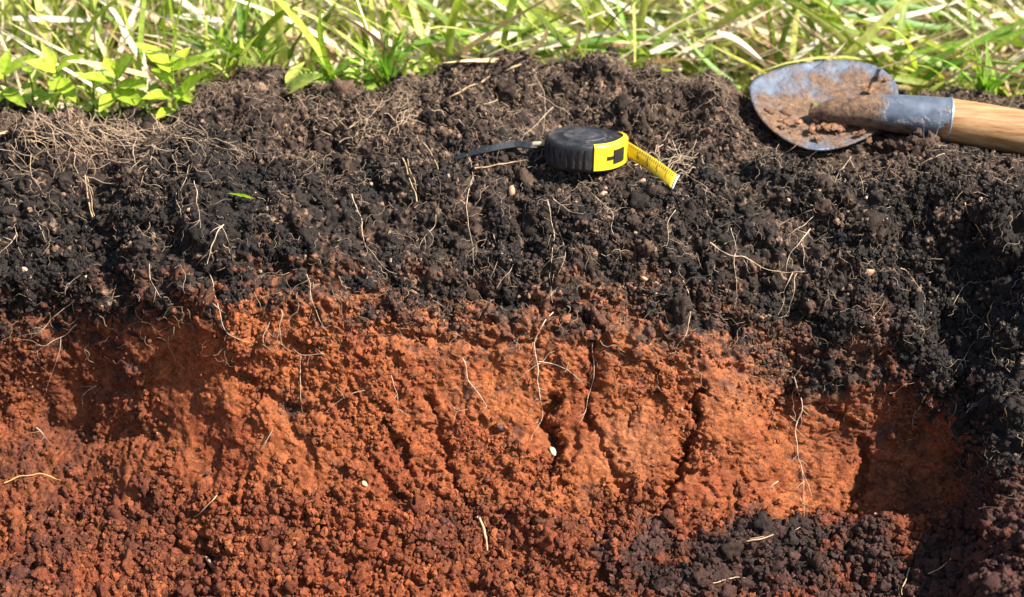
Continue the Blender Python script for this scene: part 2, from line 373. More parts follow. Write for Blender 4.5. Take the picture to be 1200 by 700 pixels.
# --- crumbs as relief
wx = fbm(Pf + 7.7, .02, 3, 41) * .008; wy = fbm(Pf - 5.1, .02, 3, 57) * .008
U1 = (X + wx).astype(np.float32); V1 = (SS + wy).astype(np.float32)
g30 = granules(U1, V1, .030, 1); g14 = granules(U1, V1, .014, 2); g7 = granules(U1 + .3, V1, .007, 3); g4 = granules(X.astype(np.float32), SS.astype(np.float32) + .11, .0038, 4)
n_fine = fbm(Pf + 11, .006, 2, 71)
dens_n = sstep(-.25, .35, fbm(Pf + 20, .07, 2, 81))
wallr = wall_w * (1 - smooth_w)
rough_n = fbm(Pf + 31, .011, 3, 91, .65)
def relief(h, wgt):
    return (h - float((h * wgt).sum() / (wgt.sum() + 1e-6))) * wgt
D2 = relief(g30, tal_w * near) * .030 * .16 + relief(g30, top_w * dens_n) * .030 * .10
D2 += relief(g14, top_w) * .014 * .22 + relief(g14, tal_w * near) * .014 * .30 + relief(g14, wallr * dens_n) * .014 * .05
D2 += relief(g7, top_w * (.3 + .7 * dens_n)) * .007 * .28 + relief(g7, tal_w * near) * .007 * .50 + relief(g7, wallr) * .007 * .10
D2 += relief(g4, top_w) * .0038 * .52 + relief(g4, tal_w * near) * .0038 * .55 + relief(g4, wallr) * .0038 * .22
D2 += n_fine * (.0016 * top_w + .0014 * tal_w + .0012 * wallr + .0006 * wall_w)
D2 += rough_n * (.0042 * top_w + .0030 * tal_w + .0022 * wallr + .0007 * wall_w)
D2 += n_sm * (.0042 * top_w + .0024 * tal_w + .0020 * wallr + .0008 * wall_w)
Uf = U1 + n_sm * .004; Vf = V1 + n_fine * .0015
f1 = facets(Uf, Vf * .8, .030, 201, 1.6); f2 = facets(Uf, Vf, .013, 202, 1.6); f3 = facets(Uf, Vf, .006, 203, 1.5)
D2 += f1 * .0065 * wall_w * (1 - .6 * smooth_w) + f2 * (.0040 * wallr + .0040 * top_w + .0026 * tal_w + .0006 * wall_w) + f3 * (.0030 * wallr + .0046 * top_w * (.35 + .65 * dens_n) + .0030 * tal_w + .0007 * wall_w)
P2 = press(P1 + N1 * np.where(near, D2, 0)[..., None])
GZ = P2

# --- soil colours (black humus, brown crumb, red clay)
BLACK = np.array([.0140, .0098, .0076]); BROWN = np.array([.049, .0295, .0200]); TAN = np.array([.19, .115, .072])
RED = np.array([.160, .038, .0115]); ORANGE = np.array([.265, .080, .0230]); PALE = np.array([.285, .102, .040]); DKRED = np.array([.070, .019, .0090])
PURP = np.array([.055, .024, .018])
nc1 = fbm(Pf + 40, .09, 4, 101, .6); nc2 = fbm(Pf + 50, .03, 3, 111, .6); nc3 = fbm(Pf + 60, .008, 2, 121)
def grain(G, seed):                                     # random value per ~2-4 mm grain
    i = np.floor((U1 + n_sm * .001) / G).astype(np.int64); j = np.floor((V1 + n_fine * .001) / G).astype(np.int64)
    return _f(_h(i, j, i * 0, seed))
gr1 = grain(.003, 5); gr2 = grain(.006, 6)
def soil_color(lead=0.0):
    upper = sstep(.9, 1.6, 3.05 - TT + nc1 * .5)        # the drier brown upper part
    brown = np.clip(upper * .75 + .40 * nc1 + .55 * nc2 + .10 + .30 * sstep(300, 480, PX) * sstep(1080, 930, PX), 0, 1)
    brown *= 1 - .80 * sstep(260, 60, PX) * sstep(1.6, 2.2, TT)     # blacker at the left of the band
    brown *= 1 - .75 * sstep(1010, 1130, PX) * sstep(1.9, 2.3, TT)
    top = mixc(BLACK, BROWN, brown)
    top = mixc(top, TAN, np.clip((gr1 > .86) * .55 * brown + (gr1 > .975) * .6, 0, 1)); top = mixc(top, BLACK * .8, np.clip((gr1 < .25) * .6, 0, 1))
    top = mixc(top, np.array([.14, .062, .034]), np.clip(sstep(2.72, 3.1, TT + nc2 * .4) * .5 * sstep(250, 420, PX) * sstep(1080, 1000, PX), 0, 1))
    orange = np.clip(.45 + .7 * nc1 + .3 * nc2, 0, 1)
    red = mixc(RED, ORANGE, orange)
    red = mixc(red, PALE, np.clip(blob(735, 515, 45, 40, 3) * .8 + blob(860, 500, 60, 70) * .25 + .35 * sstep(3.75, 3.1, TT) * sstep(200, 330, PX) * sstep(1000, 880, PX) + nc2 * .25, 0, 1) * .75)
    dk = np.clip(sstep(290, 110, PX) * .55 + sstep(930, 1050, PX) * .45 + .45 * nc2 + .25 * nc1, 0, 1)  # red clay darker towards the left and right ends of the wall
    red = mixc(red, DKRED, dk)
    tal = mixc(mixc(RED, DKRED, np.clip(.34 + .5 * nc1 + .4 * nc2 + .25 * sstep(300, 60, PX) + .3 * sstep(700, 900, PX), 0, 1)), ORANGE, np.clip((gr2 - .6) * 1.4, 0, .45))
    red = mixc(red, tal, tal_w)
    # black soil that has fallen on the rubble
    blk = np.clip(blob(900, 640, 120, 40) * 1.1 + blob(1000, 690, 230, 60) * .55 + blob(690, 630, 90, 36) * .42 + blob(790, 685, 60, 26) * .7 + sstep(1080, 1190, PX) * .75 + blob(1150, 690, 120, 60) * .6
                  + blob(1180, 640, 80, 200) * .5, 0, 1) * sstep(4.6, 5.1, TT + .2 * nc2 + sstep(1060, 1160, PX))
    blk = sstep(.36, .88, blk + .60 * nc2 + .45 * (gr2 - .5) + .2 * nc1)
    red = mixc(red, mixc(BLACK * 1.1, PURP, np.clip(.40 + 1.2 * nc2 + .6 * (gr2 - .5) - .5 * blob(905, 632, 110, 32), 0, 1)), blk * .92)
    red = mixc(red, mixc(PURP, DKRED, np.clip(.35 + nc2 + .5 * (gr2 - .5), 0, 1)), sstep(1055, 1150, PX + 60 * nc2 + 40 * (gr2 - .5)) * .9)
    b = sstep(-.26, .30, TT + lead - 3.0 + .26 * nc2 + .15 * nc1 + .42 * (gr1 - .5) + .42 * (gr2 - .5) - .14 * sstep(260, 150, PX) - 1.9 * sstep(1060 , 1165, PX + 70 * nc2 + 50 * nc1 + 60 * (gr2 - .5)) * sstep(5.4, 3.8, TT))
    c = mixc(top, red, b)
    med = mixc(np.array([.06, .04, .022]), np.array([.13, .085, .04]), np.clip(.5 + nc2, 0, 1))
    c = mixc(c, med, mead_w)
    return c * (1 + .45 * (gr1 - .5) + .30 * nc3)[..., None], b
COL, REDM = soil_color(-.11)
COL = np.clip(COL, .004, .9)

# --- split into named pieces of ground
idx = np.arange(NR * NX).reshape(NR, NX)
Q = np.stack([idx[:-1, :-1], idx[1:, :-1], idx[1:, 1:], idx[:-1, 1:]], -1).reshape(-1, 4)
tq = TT[:-1, :-1].ravel(); pq = PX[:-1, :-1].ravel()
bq = (TT + .16 * nc2 + .1 * nc1)[:-1, :-1].ravel() - .11 - 2.6 * (sstep(1075, 1150, pq) * sstep(6.2, 4.6, tq))
lab = np.where(tq < .75, 0, np.where(tq > 5.0, 3, np.where(bq < 3.0, 1, 2)))
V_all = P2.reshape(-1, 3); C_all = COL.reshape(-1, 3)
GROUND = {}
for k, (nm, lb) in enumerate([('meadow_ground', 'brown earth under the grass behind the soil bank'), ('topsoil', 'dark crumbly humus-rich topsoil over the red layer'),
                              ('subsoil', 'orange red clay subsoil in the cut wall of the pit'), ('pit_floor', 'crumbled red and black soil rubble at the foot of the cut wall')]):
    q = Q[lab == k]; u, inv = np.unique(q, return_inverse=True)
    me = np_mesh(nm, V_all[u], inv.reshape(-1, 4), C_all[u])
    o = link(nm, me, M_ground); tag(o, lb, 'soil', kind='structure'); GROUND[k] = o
# coarse copy for ray casts
st = 2; ci = idx[::st, ::st]; cv = V_all[ci.ravel()]
ii = np.arange(ci.size).reshape(ci.shape)
cq = np.stack([ii[:-1, :-1], ii[1:, :-1], ii[1:, 1:], ii[:-1, 1:]], -1).reshape(-1, 4)
bvh = BVHTree.FromPolygons([tuple(v) for v in cv.tolist()], cq.tolist())
def hit(px, py):
    d = Vector(ray(px, py)).normalized(); loc, n, i, dist = bvh.ray_cast(Vector(CAM), d)
    if loc is None: return Vector(pt(px, py, 0)), Vector((0, -.7, .7))
    if n.dot(d) > 0: n = -n
    return loc, n
def ground_z(x, y):
    loc, n, i, d = bvh.ray_cast(Vector((x, y, 1.0)), Vector((0, 0, -1)))
    return loc.z if loc is not None else -.04

# ------------------------------------------------------------------ lumpy clod meshes
def clod_mesh(name, seed, sub=2, rough=.22, planes=9, flat=False):
    bm = bmesh.new(); bmesh.ops.create_icosphere(bm, subdivisions=sub, radius=1.0); rs = np.random.default_rng(seed)
    V = np.array([v.co[:] for v in bm.verts], np.float32); off = seed * 3.7
    r = np.full(len(V), 1.12, np.float32)
    for _ in range(planes):                                 # broken faces
        n = rs.normal(0, 1, 3); n /= np.linalg.norm(n); c = V @ n.astype(np.float32); r = np.minimum(r, np.where(c > .05, (.66 + .28 * rs.random()) / np.maximum(c, .05), 9))
    d = r * (1 + rough * .8 * vnoise(V + off, .9, seed) + rough * vnoise(V + off, .42, seed + 3) + rough * .8 * vnoise(V + off, .2, seed + 5)
             + (rough * .8 * vnoise(V + off, .11, seed + 8) if sub > 2 else 0))
    V = V * d[:, None] * np.array([1.05, .86 + .1 * math.sin(seed), .74 + .12 * math.cos(seed * 2.1)], np.float32)
    for v, c in zip(bm.verts, V): v.co = c
    for f in bm.faces: f.smooth = not flat
    me = bpy.data.meshes.new(name); bm.to_mesh(me); bm.free(); return me
CL = [clod_mesh('clod_shape', i + 1, 3, .50, 10) for i in range(10)]
for m_ in CL: m_.materials.append(M_clod)
lib = bpy.data.collections.new('crumb_shapes')
for i in range(8):
    me = clod_mesh('crumb_shape', 30 + i, 2, .40, 8, True); me.materials.append(M_crumb)
    lib.objects.link(bpy.data.objects.new('crumb_shape', me))

ng = bpy.data.node_groups.new('scatter_crumbs', 'GeometryNodeTree')
ng.interface.new_socket('Geometry', in_out='INPUT', socket_type='NodeSocketGeometry')
ng.interface.new_socket('Geometry', in_out='OUTPUT', socket_type='NodeSocketGeometry')
gi = ng.nodes.new('NodeGroupInput'); go = ng.nodes.new('NodeGroupOutput')
cinf = ng.nodes.new('GeometryNodeCollectionInfo'); cinf.inputs['Collection'].default_value = lib
cinf.inputs['Separate Children'].default_value = True; cinf.inputs['Reset Children'].default_value = True
iop = ng.nodes.new('GeometryNodeInstanceOnPoints'); iop.inputs['Pick Instance'].default_value = True
def named(nm, dt):
    n = ng.nodes.new('GeometryNodeInputNamedAttribute'); n.data_type = dt; n.inputs[0].default_value = nm; return n.outputs[0]
e2r = ng.nodes.new('FunctionNodeEulerToRotation')
ng.links.new(named('rot', 'FLOAT_VECTOR'), e2r.inputs[0])
ng.links.new(gi.outputs[0], iop.inputs['Points']); ng.links.new(cinf.outputs[0], iop.inputs['Instance'])
ng.links.new(named('idx', 'INT'), iop.inputs['Instance Index']); ng.links.new(e2r.outputs[0], iop.inputs['Rotation'])
ng.links.new(named('scl', 'FLOAT_VECTOR'), iop.inputs['Scale']); ng.links.new(iop.outputs[0], go.inputs[0])
def scatter(name, pos, scl, col, label):
    n = len(pos); me = bpy.data.meshes.new(name); me.vertices.add(n); me.vertices.foreach_set('co', np.ascontiguousarray(pos, np.float32).ravel())
    a = me.attributes.new('rot', 'FLOAT_VECTOR', 'POINT'); a.data.foreach_set('vector', (RNG.random((n, 3)) * 6.283).astype(np.float32).ravel())
    a = me.attributes.new('scl', 'FLOAT_VECTOR', 'POINT')
    s3 = scl[:, None] * (0.8 + .4 * RNG.random((n, 3))); a.data.foreach_set('vector', s3.astype(np.float32).ravel())
    a = me.attributes.new('idx', 'INT', 'POINT'); a.data.foreach_set('value', RNG.integers(0, 8, n).astype(np.int32))
    c4 = np.ones((n, 4), np.float32); c4[:, :3] = col
    a = me.attributes.new('Col', 'FLOAT_COLOR', 'POINT'); a.data.foreach_set('color', c4.ravel())
    me.update(); o = link(name, me, M_crumb); md = o.modifiers.new('scatter', 'NODES'); md.node_group = ng
    tag(o, label, 'soil crumbs', kind='stuff'); return o
# sample vertices in the finely meshed window
inwin = (np.abs(X) < .585) & (TT > .45) & (TT < 6.9)
cand = np.flatnonzero(inwin.ravel())
AREA = np.linalg.norm(np.cross(np.gradient(P1, axis=1), np.gradient(P1, axis=0)), axis=-1); AREA = np.clip(AREA / np.median(AREA[inwin]), .3, 6)
def pick(n, wgt):
    w_ = (wgt * AREA).ravel()[cand].astype(np.float64); w_ = np.clip(w_, 0, None); w_ /= w_.sum()
    return RNG.choice(cand, n, p=w_)
red_area = REDM
# larger clods, each one a piece of the ground it lies on
def clod_set(n, wgt, parent, smin, smax, sink=.1, pw=1.7):
    i = pick(n, wgt)
    for q in i:
        s = smin + (smax - smin) * RNG.random() ** pw
        o = bpy.data.objects.new('clod', CL[int(RNG.integers(0, 10))]); C.objects.link(o); o.parent = parent
        p = V_all[q] + N1.reshape(-1, 3)[q] * s * (RNG.random() * .5 - sink)
        o.location = p; o.rotation_euler = RNG.random(3) * 6.283; o.scale = s * (.8 + .4 * RNG.random(3))
        c = C_all[q] * (.8 + .4 * RNG.random()); o.color = (*[float(v) for v in c], 1)
vis = (PX > -5) & (PX < 1205)
clod_set(290, tal_w * vis * (TT < 6.1) * (PY < 705), GROUND[3], .0045, .0100, .25, 2.2)
clod_set(190, top_w * vis * (1 - red_area) * (.2 + dens_n), GROUND[1], .0045, .0125, .35, 2.6)
clod_set(40, wallr * vis * red_area * (.2 + dens_n), GROUND[2], .0040, .0070, .4)

# ------------------------------------------------------------------ tubes for roots and stalks
def tube_arrays(pts, rads, k=6):
    pts = np.asarray(pts, float); n = len(pts); tan = np.gradient(pts, axis=0); tan /= np.linalg.norm(tan, axis=1, keepdims=True) + 1e-12
    ref = np.array([.31, -.82, .47]); a = np.cross(tan, ref); a /= np.linalg.norm(a, axis=1, keepdims=True) + 1e-9; b = np.cross(tan, a)
    th = np.arange(k) * 2 * math.pi / k
    V = pts[:, None] + (a[:, None] * np.cos(th)[None, :, None] + b[:, None] * np.sin(th)[None, :, None]) * np.asarray(rads)[:, None, None]
    i = np.arange(n - 1)[:, None] * k; j = np.arange(k)[None]; j2 = (j + 1) % k
    Qd = np.stack([i + j, i + j2, i + k + j2, i + k + j], -1).reshape(-1, 4)
    return V.reshape(-1, 3), Qd
def catmull(ps, step):
    ps = [np.asarray(p, float) for p in ps]; e = [2 * ps[0] - ps[1]] + ps + [2 * ps[-1] - ps[-2]]; out = []
    for i in range(1, len(e) - 2):
        n = max(2, int(np.linalg.norm(e[i + 1] - e[i]) / step))
        for t in np.linspace(0, 1, n, endpoint=False):
            out.append(.5 * (2*e[i] + (e[i+1]-e[i-1])*t + (2*e[i-1]-5*e[i]+4*e[i+1]-e[i+2])*t*t + (3*e[i]-e[i-1]-3*e[i+1]+e[i+2])*t**3))
    out.append(ps[-1]); return np.array(out)
ROOT_PTS = []
def on_ground(poly, step=4.0, lift=.0012, jit=1.3, smooth=2):
    px = catmull(poly, step); n = len(px)
    j = np.cumsum(RNG.normal(0, jit * .6, (n, 2)), 0); j -= np.linspace(0, 1, n)[:, None] * j[-1]
    px = px + j * .6 + RNG.normal(0, jit * .25, (n, 2)); out = []
    for x, y in px:
        l, nn = hit(x, y); out.append(np.array(l) + np.array(nn) * lift + np.array([0, -.0008, .0004]))
    o = np.array(out)
    for _ in range(smooth):
        s = o.copy(); s[1:-1] = .25 * o[:-2] + .5 * o[1:-1] + .25 * o[2:]
        o = s
    ROOT_PTS.extend([tuple(v) for v in o] + [tuple(v) for v in (o[1:] + o[:-1]) / 2]); return o
def root(name, label, polys, r=.0008, mat=None, cat='root', group='roots in the cut soil face', lift=.0022, parts='rootlet', tip=.25, jit=2.0):
    mat = mat or M_root; parent = None; nreal = len(polys) - 1; polys = list(polys)
    if parts == 'rootlet':                                  # fine side roots
        c = catmull(polys[0], 4.0)
        for _ in range(max(2, len(c) // 5)):
            k = int(RNG.integers(1, len(c))); l = RNG.uniform(5, 17); a = math.atan2(*(c[k] - c[k - 1])[::-1]) + RNG.choice([-1, 1]) * RNG.uniform(.5, 1.2)
            q = c[k]; m = q + l * .5 * np.array([math.cos(a), math.sin(a)]); a += RNG.normal(0, .5); polys.append([tuple(q), tuple(m), tuple(m + l * .6 * np.array([math.cos(a), math.sin(a)]))])
    for i, pl in enumerate(polys):
        p = on_ground(pl, lift=lift, jit=jit); rr = r * .62 * (1 if i == 0 else .65 if i <= nreal else .42)
        rad = rr * np.linspace(1, tip, len(p)) * (1 + .25 * RNG.normal(0, 1, len(p)).clip(-1.5, 1.5))
        base = p[0].copy() if i == 0 else base0
        if i == 0: base0 = base
        V, Qd = tube_arrays(p - base0, rad)
        o = link(name if i == 0 else parts, np_mesh(name, V, Qd), mat, parent)
        if i == 0: o.location = base0; tag(o, label, cat, group); parent = o
    return parent

W = 'thin_root'
root('long_root', 'long pale root winding from black soil down into orange clay at left', [[(262,262),(253,276),(245,296),(242,313),(245,330),(250,350),(258,373),(267,390),(280,397),(296,403)], [(260,265),(269,288)], [(260,266),(244,275)]], .00085)
ROOTS = [
 ('short pale root just left above the long winding root', [[(228,212),(230,233),(233,253),(237,269)]], .0007),
 ('thin short root second to the left above the long winding root', [[(206,228),(212,243),(222,260)]], .0006),
 ('forked white root at the left edge of the black soil', [[(20,273),(15,283),(0,296)], [(20,273),(23,290),(29,301)], [(16,282),(2,280)]], .00075),
 ('tiny pale root right of the forked root at left edge', [[(47,266),(50,276),(57,288)]], .0006),
 ('short slanting root low in black soil at far left', [[(93,321),(83,333),(67,348)]], .0006),
 ('slanting root with a hook crossing black to red at far left', [[(87,346),(86,354),(63,376),(38,396)], [(87,350),(88,366)]], .0007),
 ('forked pale root on dark red soil at far left', [[(90,379),(72,396),(43,413)], [(72,396),(68,420),(60,440),(55,458)]], .0008),
 ('small root forked at its lower tip, in black soil left', [[(175,312),(177,330),(183,343),(192,351)], [(182,341),(181,352)]], .0007),
 ('short faint root low in the black band at left', [[(138,334),(134,342),(130,351)]], .0005),
 ('root curving down from black soil onto pale orange clay', [[(357,322),(362,336),(363,353),(373,370),(385,388)]], .0007),
 ('short upright root on orange clay near the long winding root', [[(330,366),(328,390),(333,413)]], .0007),
 ('small curved root next to end of the long winding root', [[(320,377),(312,390),(310,402)], [(316,384),(305,388)]], .00065),
 ('angled root with a long hanging branch on orange clay', [[(381,414),(366,416),(353,418),(344,408)], [(352,418),(351,440),(352,456),(355,486)]], .0008),
 ('short slanting root on dark red clay at left', [[(114,450),(106,458),(97,466)]], .0006),
 ('long slanting root in black soil left of middle', [[(412,228),(416,240),(423,260),(427,283),(443,303),(464,322)], [(424,264),(418,270)]], .0008),
 ('thin wavy root hanging below the tape strap', [[(555,205),(548,222),(545,240),(543,253),(550,280),(555,303),(561,316)]], .0006),
 ('curved faint root right of the wavy root below strap', [[(577,268),(583,286),(583,306),(578,320)]], .0006),
 ('slanting thin root above the middle of the layer boundary', [[(606,304),(596,318),(583,338)]], .0006),
 ('short slanting root high in the black soil middle', [[(512,255),(501,275),(491,294)]], .0006),
 ('upright pale root in black soil under the tape measure', [[(640,240),(644,262),(647,276),(649,300),(647,330),(647,352)], [(647,345),(634,355)], [(647,343),(654,335)]], .0007),
 ('short root with side twig right of upright root under tape', [[(657,274),(662,296),(656,322)], [(661,280),(670,284),(678,294)]], .00065),
 ('small slanting root just below the tape case', [[(648,236),(667,248),(683,254)]], .0006),
 ('bent root in black soil below the yellow tape end', [[(697,231),(708,242),(718,253),(712,266),(720,285),(729,303)]], .00065),
 ('short hooked root in black soil right of yellow tape end', [[(791,250),(782,268),(781,290)]], .0006),
 ('large forked pale root crossing the orange clay at centre', [[(647,368),(633,385),(626,403),(627,423),(630,450),(632,470),(633,480),(627,503),(622,519)], [(649,410),(630,424),(612,440),(596,452)], [(630,423),(663,435),(676,446),(684,450)], [(663,435),(668,424)]], .0010),
 ('upright pale root on orange clay right of the large forked root', [[(694,400),(697,426),(695,446),(691,468),(680,496)], [(697,425),(705,424)]], .0009),
 ('slanting pale root on orange clay left of the large forked root', [[(541,420),(550,446),(562,463),(572,478)]], .0009),
 ('short upright root on bright clay left of middle', [[(458,441),(466,462),(467,480)]], .0007),
 ('arched short root lying on bright clay left of middle', [[(430,457),(412,461),(396,469),(380,486)]], .0008),
 ('tiny root tip beside dark pebble on clay', [[(550,480),(540,482),(532,484)]], .0006),
 ('long sideways root with forks in black soil at right', [[(833,286),(852,299),(868,301),(893,313),(917,320),(944,320)], [(857,268),(859,284),(863,298)], [(861,300),(861,323),(862,362)]], .0010),
 ('branching white root above the end of the sideways root', [[(948,270),(935,288),(923,305),(921,317)], [(938,285),(942,300),(943,319)], [(944,275),(934,272)]], .0009),
 ('hanging rootlet under the end of the sideways root', [[(929,321),(917,340),(912,368)]], .0007),
 ('second hanging rootlet under the sideways root, the right one', [[(932,324),(929,344),(923,368)]], .0006),
 ('slanting root in black soil right, above the branching root', [[(967,234),(947,248),(931,257),(914,266)], [(966,236),(962,226)]], .0007),
 ('short slanting root under the slanting root at right', [[(951,254),(938,264),(922,277)]], .0006),
 ('pale root hanging over the clay edge right of middle', [[(799,328),(806,350),(807,376),(800,400),(789,413)]], .0008),
 ('curved root in black soil towards the right edge', [[(1054,312),(1073,333),(1085,358)]], .0006),
 ('short root above red clay at right', [[(1037,354),(1030,363),(1022,373)]], .0007),
 ('faint slanting root in black soil near right edge', [[(1130,334),(1122,350),(1112,368)]], .0005),
 ('arched thin root in the dark corner at right edge', [[(1164,393),(1143,398),(1130,416),(1122,435)], [(1156,396),(1148,412)]], .0006),
 ('white branched root hanging in the shaded notch at right', [[(930,440),(938,460),(940,478),(933,500),(935,526),(937,549),(939,566),(939,593),(941,618)], [(938,551),(948,569),(953,586)], [(936,530),(929,540)], [(939,566),(931,572)], [(937,470),(926,474)], [(938,480),(950,473)], [(935,494),(925,488)], [(939,478),(948,486)]], .0010),
 ('tiny slanting root on shaded clay left of notch root', [[(909,563),(904,568),(898,573)]], .0006),
 ('tiny root at the top right of red clay', [[(1084,466),(1078,474),(1069,490)]], .0006),
 ('forked root on black soil in front of the shovel', [[(997,186),(988,198),(978,213)], [(995,189),(1005,208),(1013,231)]], .0008),
 ('thin root on soil below shovel ferrule', [[(1109,180),(1092,187),(1074,194)]], .0006),
 ('long slanting root right of the yellow tape end', [[(797,202),(812,212),(824,220),(838,234)]], .0008),
 ('pale root on brown soil just below black tape case', [[(679,203),(684,214),(697,231)]], .0006),
 ('curved root on brown soil below strap tip', [[(546,182),(552,196),(557,206),(551,222)], [(557,206),(567,208)]], .0007),
 ('long curved strand over the brown mat at left', [[(125,152),(150,155),(178,167),(208,180)]], .0007),
 ('slanting pale strand below the matted roots at left', [[(185,172),(176,190),(163,221)]], .0007),
 ('short bent strand left of the slanting strand', [[(183,173),(168,188),(152,203)]], .0006),
 ('short twig below the matted roots at left', [[(145,190),(141,202),(137,214)]], .0006),
 ('upright thin strand on brown soil right of the mat', [[(222,192),(219,207),(214,223)]], .0007),
 ('thin wiry root on the crest left of the tape', [[(567,126),(590,113),(613,103),(640,97)]], .0007),
 ('long wiry root standing on the crest above the tape', [[(610,60),(620,78),(630,97),(637,123),(635,160)]], .0007),
 ('slanting wiry root running down to the tape case', [[(628,111),(650,124),(684,146)]], .0007),
 ('wiry root slanting down behind the tape case left', [[(648,126),(632,142),(609,168)]], .0007),
 ('short pale root on brown crest left of the wiry roots', [[(536,141),(546,149),(559,156)]], .0006),
 ('curved root on dark red clay at lower left', [[(45,500),(50,512),(60,523)]], .0006),
 ('tiny root on bright clay patch left of middle', [[(318,506),(314,516),(308,524)]], .0006),
]
for lb, polys, r in ROOTS:
    root(W, lb, polys, r)
STRAWS = [
 ('straw_stalk', 'long straw stalk leaning on the crest from soil into grass', [[(521,121),(550,103),(580,88),(640,68),(680,56)]], .0015),
 ('straw_stalk', 'paired brown straw stalk upright on soil left of strap', [[(473,189),(479,208),(487,235)], [(477,188),(484,208),(489,228)]], .0012),
 ('straw_stalk', 'short straw stalk just left of the tape strap tip', [[(499,169),(505,185),(513,203)]], .0012),
 ('straw_stalk', 'straw lying flat on soil below the tape strap', [[(556,197),(585,194),(614,191)]], .0012),
 ('straw_stalk', 'brown bundle of stalks hanging from the root mat', [[(98,207),(103,230),(108,256)], [(102,208),(108,235),(110,252)]], .0012),
 ('straw_stalk', 'pale straw stick standing in the rubble at bottom middle', [[(561,603),(567,622),(573,643)]], .0021),
 ('straw_stalk', 'thin golden stem lying across the rubble at left edge', [[(4,567),(20,562),(50,558),(73,563)]], .0010),
 ('straw_stalk', 'short pale stem slanting on red rubble at left', [[(256,582),(243,594),(229,606)]], .0010),
 ('straw_stalk', 'golden straw in black soil near right edge', [[(1127,239),(1138,255),(1151,272)]], .0011),
 ('straw_stalk', 'pale grey straw pair on black rubble at bottom right', [[(878,637),(890,633),(903,629)], [(880,633),(902,627)]], .0011),
 ('straw_stalk', 'curved pale stem on shaded rubble at bottom right', [[(1091,674),(1105,667),(1118,655)]], .0011),
 ('straw_stalk', 'bent thin stem in bottom black rubble', [[(832,684),(852,682),(870,677)]], .0009),
 ('straw_stalk', 'thin dark stem leaning in bottom right rubble', [[(1068,668),(1062,682),(1055,699)]], .0008),
 ('straw_stalk', 'thin upright stem in black rubble at bottom', [[(856,636),(853,648),(849,660)]], .0008),
]
for nm, lb, polys, r in STRAWS:
    root(nm, lb, polys, r, M_stalk if 'golden' not in lb else plain('golden_stem', (.62, .36, .12), .5), 'straw', 'straw lying on the soil', lift=.003, parts='stalk', tip=.75, jit=.3)

# matted dead roots on the left crest
def strands(n, centre_fn, L, r, seed, spread=1.0):
    Vs = []; Qs = []; off = 0
    for i in range(n):
        px, py, ang = centre_fn(i); l = L * (.5 + RNG.random()); p0, nn = hit(px, py); p0 = np.array(p0); nn = np.array(nn)
        tx = np.array([math.cos(ang), 0, math.sin(ang)]); tx = tx - nn * (tx @ nn); tx /= np.linalg.norm(tx) + 1e-9; b = np.cross(nn, tx)
        s = np.linspace(-.5, .5, 7); cur = RNG.normal(0, .3); arch = RNG.random() * .25
        p = p0 + l * (s[:, None] * tx + (cur * s ** 2 + .12 * np.sin(s * 9 + i))[:, None] * b * spread + (arch * (.25 - s ** 2))[:, None] * nn) + nn * (.001 + .006 * RNG.random() ** 2)
        V, q = tube_arrays(p, r * (.6 + .8 * RNG.random()) * np.linspace(1, .5, 7), 4); Vs.append(V); Qs.append(q + off); off += len(V)
    return np.concatenate(Vs), np.concatenate(Qs)
def mat_c(i):
    px = RNG.normal(118, 62); py = 150 + 26 * abs(RNG.normal()) + .0 * px
    return px, py, RNG.normal(-1.0 if px < 110 else -.5, .6)
V, Qd = strands(170, mat_c, .040, .00034, 1, .45)
M_mat = plain('dry_root_mat', (.42, .29, .185), .8, var=.4, nscale=60)
o = link('root_mat', np_mesh('root_mat', V, Qd), M_mat); tag(o, 'matted tangle of dry brown roots on the crest at left', 'root mat', kind='stuff')
def mat2(i): return RNG.normal(432, 34), RNG.normal(138, 14), RNG.normal(.4, .7)
V, Qd = strands(60, mat2, .03, .0004, 2); o = link('root_mat', np_mesh('root_mat', V, Qd), M_mat); tag(o, 'small tangle of dry roots on crest left of the strap', 'root mat', kind='stuff')
def mat3(i): return RNG.normal(785, 22), RNG.normal(190, 9), RNG.normal(.2, .8)
V, Qd = strands(36, mat3, .03, .00042, 3); o = link('root_mat', np_mesh('root_mat', V, Qd), M_root); tag(o, 'small tangle of pale roots beside the yellow tape end', 'root mat', kind='stuff')
# root hairs and plant bits nobody could count
ih = pick(6000, top_w * (1 - .8 * red_area) * (.3 + sstep(2.6, 1.2, TT)))
pp = proj(V_all[ih]); 
def hair_c(i): return float(pp[0][i]), float(pp[1][i]), RNG.random() * 6.28
V, Qd = strands(len(ih), hair_c, .0085, .00026, 4)
cc = np.repeat((np.array([.42, .30, .20]) * (.45 + .9 * RNG.random((len(ih), 1)) ** 1.5))[:, None], 28, 1)
o = link('root_hairs', np_mesh('root_hairs', V, Qd, cc.reshape(-1, 3)), M_straw); tag(o, 'fine pale root hairs and plant fibres speckling the topsoil', 'root hairs', kind='stuff')

ih = pick(1100, top_w * .7 + wall_w * sstep(4.2, 3.0, TT)); pp = proj(V_all[ih])
def hair2(i): return float(pp[0][i]), float(pp[1][i]), -1.57 + RNG.normal(0, .8)
V, Qd = strands(len(ih), hair2, .022, .00024, 5, .8)
cc = np.repeat((np.array([.44, .31, .20]) * (.5 + .7 * RNG.random((len(ih), 1))))[:, None], 28, 1)
o = link('hanging_root_hairs', np_mesh('hanging_root_hairs', V, Qd, cc.reshape(-1, 3)), M_straw); tag(o, 'hair-thin rootlets hanging out of the topsoil and upper clay', 'root hairs', kind='stuff')
